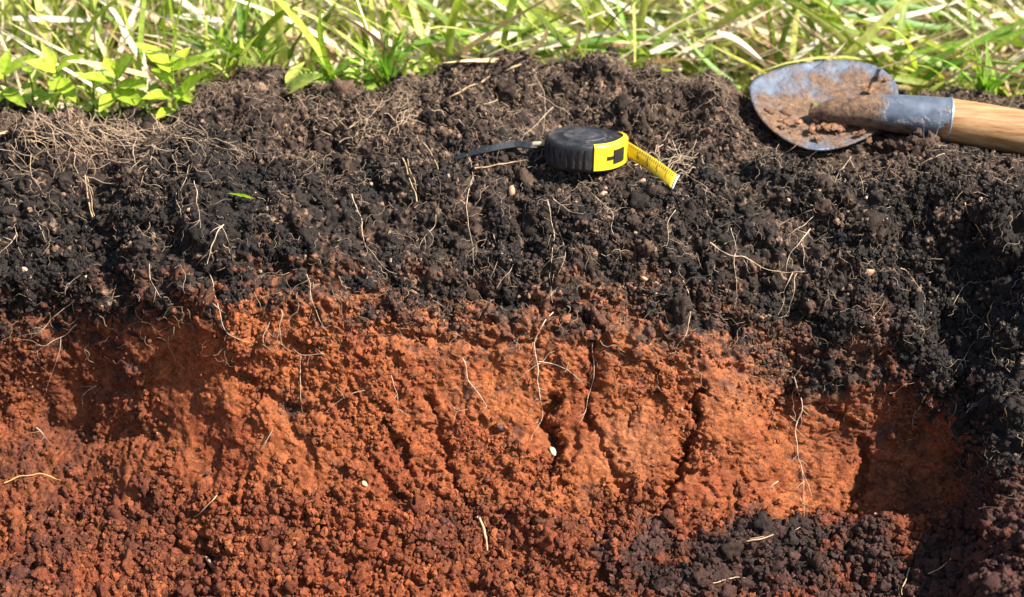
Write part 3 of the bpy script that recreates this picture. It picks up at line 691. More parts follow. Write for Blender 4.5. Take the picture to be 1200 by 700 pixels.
# ------------------------------------------------------------------ pebbles
def pebble(px, py, s, col, label, asp=(1, .85, .75)):
    p, n = hit(px, py); me = clod_mesh('pebble', int(px) % 50 + 60, 2, .13); me.materials.append(plain('pebble_stone', col, .6, var=.3, nscale=300))
    o = link('pebble', me); o.location = p + n * s * .45; o.scale = (s * asp[0], s * asp[1], s * asp[2]); o.rotation_euler = RNG.random(3) * 6
    tag(o, label, 'pebble', 'pebbles in the soil')
pebble(646, 531, .0048, (.66, .52, .30), 'pale yellow pebble lodged in the dark notch of the clay')
pebble(427, 568, .0036, (.58, .36, .20), 'small tan pebble on the lower clay left of middle')
pebble(589, 500, .0042, (.035, .025, .025), 'round dark pebble stuck in bright clay')
pebble(249, 659, .0085, (.36, .22, .14), 'flat tan stone in red rubble at bottom left', (1, .8, .45))
pebble(756, 327, .0040, (.50, .30, .15), 'tan pebble in the black soil right of middle')
pebble(1016, 319, .0075, (.30, .17, .10), 'brown stone chip in black soil at right', (.6, 1, .6))
pebble(669, 186, .0038, (.46, .28, .18), 'small brown pebble at the left foot of the tape case')
pebble(752, 216, .0048, (.50, .30, .18), 'tan chip under the yellow tape end')
pebble(601, 227, .0055, (.40, .24, .14), 'tan chip on brown soil below the strap')
pebble(707, 227, .0045, (.45, .28, .17), 'tan chip on brown soil below the tape case')
pebble(243, 556, .0036, (.03, .022, .022), 'small black crumb on smooth clay at left')

# ------------------------------------------------------------------ TAPE MEASURE
def ring_mesh(name, outline, levels, cap0=True, cap1=True, smooth=True):
    n = len(outline); V = []; 
    for s, z in levels: V += [(x * s, y * s, z) for x, y in outline]
    F = []
    for l in range(len(levels) - 1):
        for i in range(n): j = (i + 1) % n; F.append((l*n+i, l*n+j, (l+1)*n+j, (l+1)*n+i))
    if cap0: F.append(tuple(range(n - 1, -1, -1)))
    if cap1: F.append(tuple(range((len(levels) - 1) * n, len(levels) * n)))
    me = bpy.data.meshes.new(name); me.from_pydata(V, [], F); 
    for p in me.polygons: p.use_smooth = smooth and len(p.vertices) == 4
    me.update(); return me
def rcase(a):
    r = .0375; c = math.cos(a - R(8))                       # rounded case with one squarer corner at the mouth
    return r * (1 + .10 * max(0, c) ** 14)
tm = empty('tape_measure'); 
bp_, bn_ = hit(688, 196)
tm.location = TB; tm.rotation_euler = (R(-1.5), R(1.5), 0); tm.scale = (.97, .97, .87)
tag(tm, 'black and yellow tape measure lying on the dark soil, tape end pulled out', 'tape measure')
NA = 96; oc = [(rcase(a) * math.cos(a), rcase(a) * math.sin(a)) for a in np.linspace(0, 2 * math.pi, NA, endpoint=False)]
link('case', ring_mesh('case', oc, [(.90, -.004), (.97, -.002), (1, .002), (1, .0215), (.985, .0245), (.95, .0262), (.91, .0266), (.90, .0256), (.62, .0260), (.60, .0272)]), M_blackrub, tm)
oc2 = [(.0215 * math.cos(a), .0215 * math.sin(a)) for a in np.linspace(0, 2 * math.pi, 64, endpoint=False)]
disc = link('centre_disc', ring_mesh('centre_disc', oc2, [(1, .0262), (1, .0276), (.94, .0282), (.84, .0282), (.80, .0274), (.5, .0276), (.46, .0282), (.40, .0282), (.36, .0276)]), M_graydisc, tm)
# rubber ribs on the side
for i, a in enumerate([-172, -158, -144, -131, -119, -108, -98, -89]):
    a = R(a); r = rcase(a) + .0004; bm = bmesh.new(); bmesh.ops.create_cube(bm, size=1)
    bmesh.ops.scale(bm, vec=(.0016, .0030, .0215), verts=bm.verts); bmesh.ops.bevel(bm, geom=bm.edges[:], offset=.0005, segments=2, affect='EDGES')
    me = bpy.data.meshes.new('grip_rib'); bm.to_mesh(me); bm.free(); o = link('grip_rib', me, M_blackrub, tm)
    o.location = (r * math.cos(a), r * math.sin(a), .0115); o.rotation_euler = (0, 0, a)
# yellow shell over the mouth end
def shell(name, a0, a1, z0, z1, off, mat, parent, lip=0.0, nseg=30, th=.0016):
    A = np.linspace(R(a0), R(a1), nseg); V = []; prof = [(off - th, z0), (off, z0), (off, z1)]
    if lip: prof += [(off - .0012, z1 + .0022), (-lip, z1 + .0030), (-lip, z1 + .0018)]
    else: prof += [(off - th, z1)]
    k = len(prof)
    for a in A:
        for dr, z in prof: r = rcase(a) + dr; V.append((r * math.cos(a), r * math.sin(a), z))
    F = [(i*k+j, (i+1)*k+j, (i+1)*k+(j+1) % k, i*k+(j+1) % k) for i in range(nseg - 1) for j in range(k)]
    F += [tuple(range(k)), tuple(range((nseg-1)*k+k-1, (nseg-1)*k-1, -1))]
    me = bpy.data.meshes.new(name); me.from_pydata(V, [], F); bm = bmesh.new(); bm.from_mesh(me); bmesh.ops.recalc_face_normals(bm, faces=bm.faces); bm.to_mesh(me); bm.free()
    return link(name, me, mat, parent)
sh = shell('yellow_cover', -78, 24, -.0005, .0245, .0013, M_yellow, tm, lip=.0035)
shell('lock_button', -46, -22, .0055, .0200, .0026, M_ink, tm)
shell('lock_slot', -58, -47, .0100, .0138, .0020, M_ink, tm)
# pulled out tape: strip leaving the mouth towards the lower right
inv = None
bpy.context.view_layer.update()
def tloc(p): return tm.matrix_world.inverted() @ Vector(p)
tl = tloc(pt(736, 166, TB[1] + .000)); bl = tloc(pt(737, 185, TB[1] - .004))
tr = tloc(pt(793.5, 205, TB[1] - .042)); br = tloc(pt(786, 221, TB[1] - .052))
def tp(u, v):                                                # u along, v across, with the curl of a steel tape
    a = tl.lerp(tr, u); b = bl.lerp(br, u); n = (tr - tl).cross(bl - tl).normalized()
    return a.lerp(b, v) + n * (-.0012 * 4 * v * (1 - v) + .0022 * math.sin(u * 3.1))
def strip(name, u0, u1, v0, v1, nu, nv, off, mat, parent, th=.0004):
    n = (tr - tl).cross(bl - tl).normalized(); V = []
    for s in (off, off - th):
        for i in range(nu + 1):
            for j in range(nv + 1): V.append(tp(lerp(u0, u1, i / nu), lerp(v0, v1, j / nv)) - n * s)
    F = []; m = (nu + 1) * (nv + 1); q = nv + 1
    for i in range(nu):
        for j in range(nv):
            a = i*q+j; F.append((a, a+1, a+q+1, a+q)); F.append((m+a, m+a+q, m+a+q+1, m+a+1))
    for i in range(nu): F.append((i*q, (i+1)*q, m+(i+1)*q, m+i*q)); F.append((i*q+nv, m+i*q+nv, m+(i+1)*q+nv, (i+1)*q+nv))
    for j in range(nv): F.append((j, m+j, m+j+1, j+1)); F.append((nu*q+j, nu*q+j+1, m+nu*q+j+1, m+nu*q+j))
    me = bpy.data.meshes.new(name); me.from_pydata([tuple(v) for v in V], [], F)
    for p in me.polygons: p.use_smooth = True
    return link(name, me, mat, parent)
sgn = 1 if ((tr - tl).cross(bl - tl)).dot(Vector((0, 1, -.3))) > 0 else -1
tape = strip('tape_blade', -.12, 1, 0, 1, 16, 8, 0, M_tapey, tm)
ins = .00035 * sgn
for i in range(1, 24):
    u = i / 24.5; L = .30 if i % 5 else .55
    strip('tick_mark', u - .004, u + .004, .04, L * .8, 1, 2, ins, M_ink, tape, .0001)
for i in range(1, 24, 1):
    u = i / 24.5; strip('tick_mark', u - .003, u + .003, .84, .97, 1, 1, ins, M_ink, tape, .0001)
def digit(u, ch):
    cu = bpy.data.curves.new('digit', 'FONT'); cu.body = ch; cu.size = .0075; cu.align_x = 'CENTER'; cu.align_y = 'CENTER'
    to = bpy.data.objects.new('digit', cu); C.objects.link(to); bpy.context.view_layer.update()
    me = bpy.data.meshes.new_from_object(to.evaluated_get(bpy.context.evaluated_depsgraph_get())); bpy.data.objects.remove(to)
    ex = (tr - tl).normalized(); ey = (tl - bl).normalized(); n = (tr - tl).cross(bl - tl).normalized()
    o0 = tp(u, .62)
    for v in me.vertices: v.co = o0 + ex * v.co.x + ey * v.co.y - n * ins * 1.2
    link('digit', me, M_ink, tape)
for u, ch in ((.2, '4'), (.41, '3'), (.62, '2'), (.83, '1')): digit(u, ch)
strip('end_hook', .985, 1.03, -.04, 1.04, 1, 8, -.0008 * 1, M_chrome, tm, .0022)
# wrist strap
def lay(px, py, up):
    l, nn = hit(px, py); return np.array(l) + np.array([0, -.25, 1]) * up
sp = [pt(641, 170, TB[1] + .006), pt(622, 170.5, TB[1] - .002), lay(603, 175, .005), lay(577, 179, .0045), lay(551, 184, .004), lay(533, 188, .003)]
sp = catmull(sp, .004); V = []
n = len(sp); tg = np.gradient(sp, axis=0); tg /= np.linalg.norm(tg, axis=1)[:, None]
wv = np.cross(tg, np.array([0, -.62, .78])); wv /= np.linalg.norm(wv, axis=1)[:, None]; nv_ = np.cross(tg, wv)
for i in range(n):
    for a, b in ((-.0034, -.0007), (.0034, -.0007), (.0034, .0007), (-.0034, .0007)): V.append(tuple(tloc(sp[i] + wv[i] * a + nv_[i] * b)))
F = [(i*4+j, (i+1)*4+j, (i+1)*4+(j+1) % 4, i*4+(j+1) % 4) for i in range(n-1) for j in range(4)] + [(3, 2, 1, 0), ((n-1)*4, (n-1)*4+1, (n-1)*4+2, (n-1)*4+3)]
me = bpy.data.meshes.new('wrist_strap'); me.from_pydata(V, [], F); link('wrist_strap', me, plain('strap_nylon', (.018, .020, .023), .4, var=.5, nscale=500), tm)
ROOT_PTS.extend([tuple(v) for v in sp])
Vp, Qp = tube_arrays([np.array(tloc(pt(x, y, TB[1] + .000))) for x, y in ((624, 169), (632, 168.5), (642, 169))], [.0026, .0028, .0026], 10)
link('strap_pin', np_mesh('strap_pin', Vp, Qp), plain('brass_pin', (.32, .26, .17), .45, var=.3), tm)

# ------------------------------------------------------------------ SHOVEL
def rust_steel():
    m, t, b = new_mat('muddy_steel'); tc = N(t, 'ShaderNodeTexCoord'); co = tc.outputs['Object']
    def nz(s, d=5, r=.6):
        n = N(t, 'ShaderNodeTexNoise'); n.inputs['Scale'].default_value = s; n.inputs['Detail'].default_value = d; n.inputs['Roughness'].default_value = r; t.links.new(co, n.inputs['Vector']); return n
    a = N(t, 'ShaderNodeAttribute'); a.attribute_name = 'Col'                         # red channel: where mud sticks
    sep = N(t, 'ShaderNodeSeparateColor'); t.links.new(a.outputs['Color'], sep.inputs[0])
    n1 = nz(38, 7, .65); add = N(t, 'ShaderNodeMath', operation='ADD'); t.links.new(sep.outputs[0], add.inputs[0]); t.links.new(n1.outputs['Fac'], add.inputs[1])
    mr = N(t, 'ShaderNodeMapRange'); mr.inputs[1].default_value = .90; mr.inputs[2].default_value = 1.10; t.links.new(add.outputs[0], mr.inputs[0])
    n2 = nz(170, 7, .72); cr = N(t, 'ShaderNodeValToRGB'); cr.color_ramp.elements[0].position = .32; cr.color_ramp.elements[0].color = (.040, .023, .016, 1)
    cr.color_ramp.elements[1].position = .66; cr.color_ramp.elements[1].color = (.30, .175, .100, 1); t.links.new(n2.outputs['Fac'], cr.inputs[0])
    n3 = nz(90, 6); cs = N(t, 'ShaderNodeValToRGB'); cs.color_ramp.elements[0].position = .3; cs.color_ramp.elements[0].color = (.075, .092, .125, 1)
    cs.color_ramp.elements[1].position = .7; cs.color_ramp.elements[1].color = (.17, .20, .25, 1); t.links.new(n3.outputs['Fac'], cs.inputs[0])
    mx = N(t, 'ShaderNodeMix', data_type='RGBA'); t.links.new(mr.outputs[0], mx.inputs['Factor']); t.links.new(cs.outputs[0], mx.inputs['A']); t.links.new(cr.outputs[0], mx.inputs['B'])
    t.links.new(mx.outputs['Result'], b.inputs['Base Color'])
    mm = N(t, 'ShaderNodeMapRange'); mm.inputs[3].default_value = .3; mm.inputs[4].default_value = 0; t.links.new(mr.outputs[0], mm.inputs[0]); t.links.new(mm.outputs[0], b.inputs['Metallic'])
    rr = N(t, 'ShaderNodeMapRange'); rr.inputs[3].default_value = .42; rr.inputs[4].default_value = .95; t.links.new(mr.outputs[0], rr.inputs[0]); t.links.new(rr.outputs[0], b.inputs['Roughness'])
    ml = N(t, 'ShaderNodeMath', operation='MULTIPLY'); t.links.new(mr.outputs[0], ml.inputs[0]); t.links.new(n2.outputs['Fac'], ml.inputs[1])
    bp = N(t, 'ShaderNodeBump'); bp.inputs['Strength'].default_value = 1.0; bp.inputs['Distance'].default_value = .004; t.links.new(ml.outputs[0], bp.inputs['Height']); t.links.new(bp.outputs[0], b.inputs['Normal'])
    return m
M_steel = rust_steel()
# plane of the blade: anchored at its middle, tilted towards the viewer
SM = Matrix(((ex[0], ey[0], ez[0], O_[0]), (ex[1], ey[1], ez[1], O_[1]), (ex[2], ey[2], ez[2], O_[2]), (0, 0, 0, 1)))
shv = empty('shovel'); shv.matrix_world = SM
tag(shv, 'muddy round-bladed shovel with wooden handle lying on the topsoil', 'shovel')
bpy.context.view_layer.update(); SMi = SM.inverted()
def pix_on_blade(px, py):
    d = ray(px, py); nn = ez; t = ((O_ - CAM) @ nn) / (d @ nn); q = CAM + d * t; l = SMi @ Vector(q); return l.x, l.y
OUT = [(878,101),(884,93),(900,85),(925,77),(955,72),(985,70.5),(1010,72.5),(1032,80),(1046,92),(1052,104),(1052,120),(1046,134),(1034,148),(1016,160),(992,170),(968,175),(948,174),(926,166),(906,153),(890,136),(881,118)]
ol = [np.array(pix_on_blade(*p)) for p in OUT]
ol = catmull(ol + [ol[0]], .004)[:-1]
cx, cy = ol.mean(0); NB = len(ol); NRB = 26; V = []; colr = []
def blade_z(u, v, s):                                       # shallow dish with the raised socket fold in the middle
    dish = -.010 * (1 - s * s) 
    return dish
for k in range(NRB + 1):
    s = k / NRB
    for (u, v) in ol:
        a = cx + (u - cx) * s; b = cy + (v - cy) * s
        V.append((a, b, blade_z(a, b, s)))
nb = len(V); V = np.array(V); 
px_, py_ = proj(np.array([tuple(SM @ Vector(v)) for v in V]))
mud = .385 + .34 * np.exp(-(((px_ - 930) / 60) ** 2 + ((py_ - 140) / 26) ** 2)) + .26 * np.exp(-(((px_ - 1000) / 50) ** 2 + ((py_ - 105) / 22) ** 2)) + .22 * np.exp(-(((px_ - 990) / 45) ** 2 + ((py_ - 155) / 16) ** 2)) + .1 * np.exp(-(((px_ - 935) / 25) ** 2 + ((py_ - 92) / 12) ** 2))
th = .0022; Vb = V.copy(); Vb[:, 2] -= th
F = []
for k in range(NRB):
    for i in range(NB):
        j = (i + 1) % NB
        F.append((k*NB+i, k*NB+j, (k+1)*NB+j, (k+1)*NB+i)); F.append((nb+k*NB+i, nb+(k+1)*NB+i, nb+(k+1)*NB+j, nb+k*NB+j))
for i in range(NB): j = (i + 1) % NB; F.append((NRB*NB+i, NRB*NB+j, nb+NRB*NB+j, nb+NRB*NB+i))
mc = np.concatenate([mud, mud]); me = np_mesh('blade', np.concatenate([V, Vb]), np.array(F), np.stack([mc, mc * 0, mc * 0], -1)); 
link('blade', me, M_steel, shv)
# socket: tapered tube running out of the blade to the wooden handle
def sloc(px, py, y): return np.array(SMi @ Vector(pt(px, py, y)))
yb = O_[1]
axis = catmull([sloc(948, 133, yb - .012), sloc(985, 130, yb - .016), sloc(1020, 131, yb - .020), sloc(1060, 134, yb - .024), sloc(1112, 140, yb - .028)], .004)
tt = np.linspace(0, 1, len(axis)); rad = np.interp(tt, [0, .12, .35, .6, 1], [.003, .011, .0150, .0180, .0208])
V, q = tube_arrays(axis, rad, 32)
wd = np.array([tuple(SM @ Vector(v)) for v in V]); qx, qy = proj(wd)
mud = .38 + .36 * sstep(1050, 1000, qx) + .34 * sstep(142, 152, qy) * sstep(1085, 1040, qx)
link('socket', np_mesh('socket', V, q, np.stack([mud, mud * 0, mud * 0], -1)), M_steel, shv)
hd = [sloc(1100, 139, yb - .027), sloc(1111, 140.5, yb - .028), sloc(1200, 156, yb - .040), sloc(1200 + 330, 212, yb - .084)]
hl = catmull(hd, .01); tt = np.linspace(0, 1, len(hl)); rh = np.interp(tt, [0, .03, .2, 1], [.0196, .0206, .0216, .0205])
V, q = tube_arrays(hl, rh, 40)
def wood():
    m, t, b = new_mat('ash_wood'); tc = N(t, 'ShaderNodeTexCoord'); mp = N(t, 'ShaderNodeMapping'); mp.inputs['Scale'].default_value = (9, 130, 130); mp.inputs['Rotation'].default_value = (0, 0, R(3)); t.links.new(tc.outputs['Object'], mp.inputs[0])
    n1 = N(t, 'ShaderNodeTexNoise'); n1.inputs['Scale'].default_value = 1.6; n1.inputs['Detail'].default_value = 8; n1.inputs['Roughness'].default_value = .65; t.links.new(mp.outputs[0], n1.inputs['Vector'])
    cr = N(t, 'ShaderNodeValToRGB'); e = cr.color_ramp.elements; e[0].position = .30; e[0].color = (.12, .045, .016, 1); e[1].position = .62; e[1].color = (.45, .26, .12, 1)
    x = e.new(.46); x.color = (.34, .165, .060, 1); t.links.new(n1.outputs['Fac'], cr.inputs[0]); t.links.new(cr.outputs[0], b.inputs['Base Color']); b.inputs['Roughness'].default_value = .55
    bp = N(t, 'ShaderNodeBump'); bp.inputs['Strength'].default_value = .3; bp.inputs['Distance'].default_value = .0008; t.links.new(n1.outputs['Fac'], bp.inputs['Height']); t.links.new(bp.outputs[0], b.inputs['Normal'])
    return m
link('handle', np_mesh('handle', V, q), wood(), shv)
# rim ring where the steel ends
V, q = tube_arrays(np.stack([axis[-1] - (axis[-1] - axis[-2]) * .5, axis[-1] - (axis[-1] - axis[-2]) * .3, axis[-1], axis[-1] + (axis[-1] - axis[-2]) * .1]), [.0208, .0215, .0217, .0205], 32); link('socket_rim', np_mesh('socket_rim', V, q), plain('rim_steel', (.30, .33, .38), .4, metal=.5), shv)
# mud stuck to the blade fold
for i in range(46):
    if i < 26: x, y, s = RNG.normal(985, 24), RNG.normal(140, 9), .0025 + .004 * RNG.random() ** 2
    else: x, y, s = RNG.uniform(900, 1040), RNG.uniform(90, 165), .0014 + .0022 * RNG.random() ** 2
    u, v = pix_on_blade(x, y); o = bpy.data.objects.new('mud_lump', CL[i % 10]); C.objects.link(o); o.parent = shv
    sc_ = math.hypot((u - cx) / .07, (v - cy) / .055); o.location = (u, v, blade_z(u, v, min(1, sc_)) + (.004 if i < 26 else .0))
    o.scale = (s * 1.3, s, s * .7); o.rotation_euler = (0, 0, RNG.random() * 6); o.color = (*(np.array([.22, .11, .06]) * (.6 + .7 * RNG.random())), 1)
# soil pushed up around the shovel's near side
for i in range(110):
    x = RNG.normal(1056, 17) if i < 100 else RNG.uniform(1080, 1190); y = RNG.normal(168, 8) if i < 100 else 186 + (x - 1080) * .06 + RNG.normal(0, 5)
    p, n_ = hit(x, y); s = .0022 + .0075 * RNG.random() ** 3; o = bpy.data.objects.new('clod', CL[i % 10]); C.objects.link(o); o.parent = GROUND[1]
    o.location = p + n_ * s * .7; o.scale = (s, s * .9, s * .9); o.rotation_euler = RNG.random(3) * 6; o.color = (*(np.array([.060, .034, .023]) * (.4 + RNG.random())), 1)

# ------------------------------------------------------------------ GRASS
def blades(n, bx, by, bz, az, L, wd, lean, bend, col0, col1, seg=7, curl=None, tw=None, gz=None):
    s = np.linspace(0, 1, seg + 1)[None]; th = lean[:, None] + bend[:, None] * s
    ds = L[:, None] / seg; hx = np.cumsum(np.sin(th) * ds, 1) - np.sin(th) * ds; hz = np.cumsum(np.cos(th) * ds, 1) - np.cos(th) * ds
    az2 = az[:, None] + (curl[:, None] * s if curl is not None else 0)
    x = bx[:, None] + hx * np.cos(az2); y = by[:, None] + hx * np.sin(az2); z = bz[:, None] + hz
    z = np.maximum(z, bz[:, None] - .004 + .012 * RNG.random(n)[:, None] * s)
    tap = np.clip(np.minimum(.55 + 1.6 * s, 1.0) * (1 - s ** 2.6), .03, 1); wv = wd[:, None] * tap * .5
    t2 = (tw[:, None] if tw is not None else np.zeros((n, 1))) * np.ones_like(s)
    px = -np.sin(az2); py = np.cos(az2)
    # width vector twisted between horizontal and the blade normal
    nx = -np.cos(th) * np.cos(az2); ny = -np.cos(th) * np.sin(az2); nz = np.sin(th)
    Wx = px * np.cos(t2) + nx * np.sin(t2); Wy = py * np.cos(t2) + ny * np.sin(t2); Wz = nz * np.sin(t2)
    c = np.stack([x, y, z], -1); Wd = np.stack([Wx, Wy, Wz], -1) * wv[..., None]
    Nn = np.stack([nx * np.cos(t2) - px * np.sin(t2), ny * np.cos(t2) - py * np.sin(t2), nz * np.cos(t2)], -1) * (wv * .35)[..., None]
    V = np.stack([c - Wd + Nn, c, c + Wd + Nn], 2)              # n, seg+1, 3, 3
    base = (np.arange(n) * (seg + 1) * 3)[:, None, None]; i = (np.arange(seg) * 3)[None, :, None]; j = np.arange(2)[None, None]
    a = base + i + j; Qd = np.stack([a, a + 1, a + 4, a + 3], -1).reshape(-1, 4)
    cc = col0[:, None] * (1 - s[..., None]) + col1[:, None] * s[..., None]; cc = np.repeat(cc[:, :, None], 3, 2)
    return V.reshape(-1, 3), Qd, cc.reshape(-1, 3)
def field(name, n, label, cat, mat, xr, yr, Lr, wr, leanr, bendr, pal, azf=None, tipc=None, seg=7, keep=None, yp=1.6):
    bx = RNG.uniform(*xr, n); by = yr[0] + (yr[1] - yr[0]) * RNG.random(n) ** yp
    if keep is not None:
        k = keep(bx, by); bx, by = bx[k], by[k]; n = len(bx)
    bz = np.array([ground_z(a, b) for a, b in zip(bx, by)])
    az = RNG.uniform(0, 6.283, n) if azf is None else azf(bx, by, n)
    L = RNG.uniform(*Lr, n); wd = RNG.uniform(*wr, n); lean = RNG.uniform(*leanr, n); bend = RNG.uniform(*bendr, n)
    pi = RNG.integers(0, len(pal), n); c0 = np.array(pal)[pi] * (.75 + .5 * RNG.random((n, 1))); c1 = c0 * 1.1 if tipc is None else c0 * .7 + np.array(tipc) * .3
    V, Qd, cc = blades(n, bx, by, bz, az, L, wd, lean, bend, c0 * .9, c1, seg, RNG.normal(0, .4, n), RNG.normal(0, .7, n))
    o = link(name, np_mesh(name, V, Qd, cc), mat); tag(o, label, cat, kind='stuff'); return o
GREENS = [(.35, .41, .065), (.44, .49, .085), (.23, .31, .045), (.55, .54, .16), (.15, .21, .035)]
STR = [(.68, .54, .33), (.76, .65, .45), (.56, .41, .22), (.42, .27, .14), (.80, .71, .54)]
cry = lambda bx: np.interp(bx, xs, FY[0])
def edge(bx, by): return (by > cry(bx) + .034 + .03 * (bx < -.15) + .012 * np.sin(bx * 23) + .012 * np.sin(bx * 9 + 1)) & ~((bx > .13) & (bx < .60) & (by < .37))
def edge0(bx, by): return (by > cry(bx) + .008 + .010 * np.sin(bx * 31)) & ~((bx > .14) & (bx < .60) & (by < .335))
def left_only(bx, by): return edge(bx, by) & (RNG.random(len(bx)) < np.where(bx < -.12, 1, .30))
def right_only(bx, by): return edge(bx, by) & (RNG.random(len(bx)) < np.where(bx > -.10, 1, .28))
flat_az = lambda bx, by, n: np.where(RNG.random(n) < .5, 0, math.pi) + RNG.normal(0, .55, n)
field('meadow_grass', 3000, 'upright green grass blades in the meadow at left', 'grass', M_leaf, (-1.3, .9), (.27, 2.6), (.08, .26), (.0040, .0110), (-.1, .45), (.2, 1.3), GREENS, keep=left_only)
field('flattened_grass', 2600, 'green grass flattened sideways in the meadow at right', 'grass', M_leaf, (-1.0, 1.4), (.285, 2.6), (.10, .30), (.0040, .0120), (.5, 1.25), (.2, .9), GREENS, azf=flat_az, keep=right_only)
field('dry_grass', 7200, 'dry bleached straw lying among the meadow grass', 'dry grass', M_straw, (-1.3, 1.4), (.275, 2.6), (.07, .26), (.0025, .0085), (.75, 1.5), (.0, .45), STR, azf=lambda bx, by, n: np.where(RNG.random(n) < .5, 0, math.pi) + RNG.normal(0, .8, n), keep=edge)
field('standing_straw', 700, 'dry straw stems standing in the meadow grass', 'dry grass', M_straw, (-1.3, 1.2), (.29, 2.6), (.10, .30), (.0020, .0060), (-.3, .6), (-.2, .7), STR, keep=lambda bx, by: left_only(bx, by) & ~((bx > .05) & (by < .75)))
field('ground_cover', 6500, 'low green undergrowth beneath the meadow grass', 'undergrowth', M_leaf, (-1.3, 1.4), (.245, 2.4), (.018, .055), (.0035, .0095), (.2, 1.2), (.2, 1.0), [(.27, .34, .05), (.34, .41, .07), (.17, .23, .035), (.42, .44, .11)], keep=edge0, seg=4)

# single blades that stand out, traced in photo pixels at their own distance
def hero(name, label, poly, y0, y1, wpx, col, mat, cat, group, roll=.35):
    n = len(poly); pts = [pt(p[0], p[1], lerp(y0, y1, i / (n - 1))) for i, p in enumerate(poly)]
    c = catmull(pts, .008); m = len(c); s = np.linspace(0, 1, m); wd = wpx * .00084 * np.clip(np.minimum(.6 + 2 * s, 1) * (1 - s ** 3.0), .05, 1) * .5
    tg = np.gradient(c, axis=0); tg /= np.linalg.norm(tg, axis=1)[:, None]
    fac = np.array([roll, -.65, .7]); wv = np.cross(tg, fac); wv /= np.linalg.norm(wv, axis=1)[:, None]; nn = np.cross(wv, tg)
    V = np.stack([c - wv * wd[:, None] + nn * (wd * .3)[:, None], c, c + wv * wd[:, None] + nn * (wd * .3)[:, None]], 1) - c[0]
    i = (np.arange(m - 1) * 3)[:, None]; j = np.arange(2)[None]; a = i + j; Qd = np.stack([a, a + 1, a + 4, a + 3], -1).reshape(-1, 4)
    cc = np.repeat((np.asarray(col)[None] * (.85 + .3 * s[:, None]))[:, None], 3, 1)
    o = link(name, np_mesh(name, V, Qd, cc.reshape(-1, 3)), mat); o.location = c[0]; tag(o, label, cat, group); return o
GA = 'broad grass blades along the meadow edge'; GB = 'bleached straw leaves along the meadow edge'
g1 = (.20, .36, .04); g2 = (.13, .28, .03); g3 = (.30, .45, .08); s1 = (.74, .64, .48); s2 = (.66, .52, .32); s3 = (.52, .34, .17)
H = [
 (g2, 13, .36, .46, [(296,92),(300,60),(318,28),(345,-10)], 'broad dark green blade rising left of the grass tuft'),
 (g2, 9, .38, .42, [(283,60),(284,30),(290,-10)], 'upright dark green blade next to the broad dark blade at left'),
 (g1, 9, .33, .38, [(458,93),(470,66),(500,48),(545,38),(610,33),(665,42)], 'long arching green blade over the middle of the crest'),
 (g2, 10, .36, .40, [(570,78),(630,62),(690,50),(760,44),(800,52)], 'green blade lying flat behind the crest middle'),
 (g1, 9, .37, .41, [(640,45),(700,58),(760,62),(800,60)], 'second green blade lying behind the crest right of middle'),
 (g2, 11, .42, .46, [(990,20),(1040,22),(1090,32),(1150,30)], 'dark green blade lying flat above the shovel socket'),
 (g1, 12, .40, .42, [(1215,35),(1130,52),(1075,60),(1008,74)], 'long light green blade pointing left towards the shovel blade'),
 (g2, 9, .44, .48, [(930,10),(1000,3),(1080,10),(1180,40)], 'long green blade along the top right edge'),
 (g2, 12, .36, .38, [(1130,70),(1105,78),(1085,92),(1072,102)], 'short broad dark blade right behind the shovel socket'),
 (g1, 9, .36, .37, [(1118,58),(1090,74),(1052,104)], 'pale green blade slanting down behind the shovel socket'),
 (g2, 8, .36, .36, [(1132,72),(1128,85),(1122,104)], 'short hanging green leaf above the wooden handle'),
 (g1, 8, .33, .35, [(868,104),(838,82),(812,55),(795,35)], 'green blade slanting beside the left tip of the shovel'),
 (g3, 6, .40, .42, [(1158,90),(1150,80),(1142,40),(1135,-5)], 'tall upright grass stem above the wooden handle'),
 (g1, 8, .34, .36, [(1160,110),(1180,88),(1215,70)], 'short blade leaning right from the sprig above the handle'),
 (g3, 9, .40, .42, [(1200,25),(1150,45),(1105,50)], 'pale blade crossing above the wooden handle'),
 (g1, 7, .34, .36, [(455,92),(452,60),(440,30)], 'upright blade of the tuft on the crest left of middle'),
 (g3, 7, .34, .35, [(462,92),(468,55),(480,20)], 'right upright blade of the tuft on the crest left of middle'),
 (g1, 8, .40, .44, [(735,50),(728,20),(720,-10)], 'upright green blade in the top middle right'),
 (g1, 7, .42, .46, [(745,55),(742,25),(745,-8)], 'thin upright green blade right of the top middle'),
]
for c_, w_, a, b, poly, lb in H: hero('grass_blade', lb, poly, a, b, w_, c_, M_leaf, 'grass blade', GA)  # each object is one blade of meadow grass
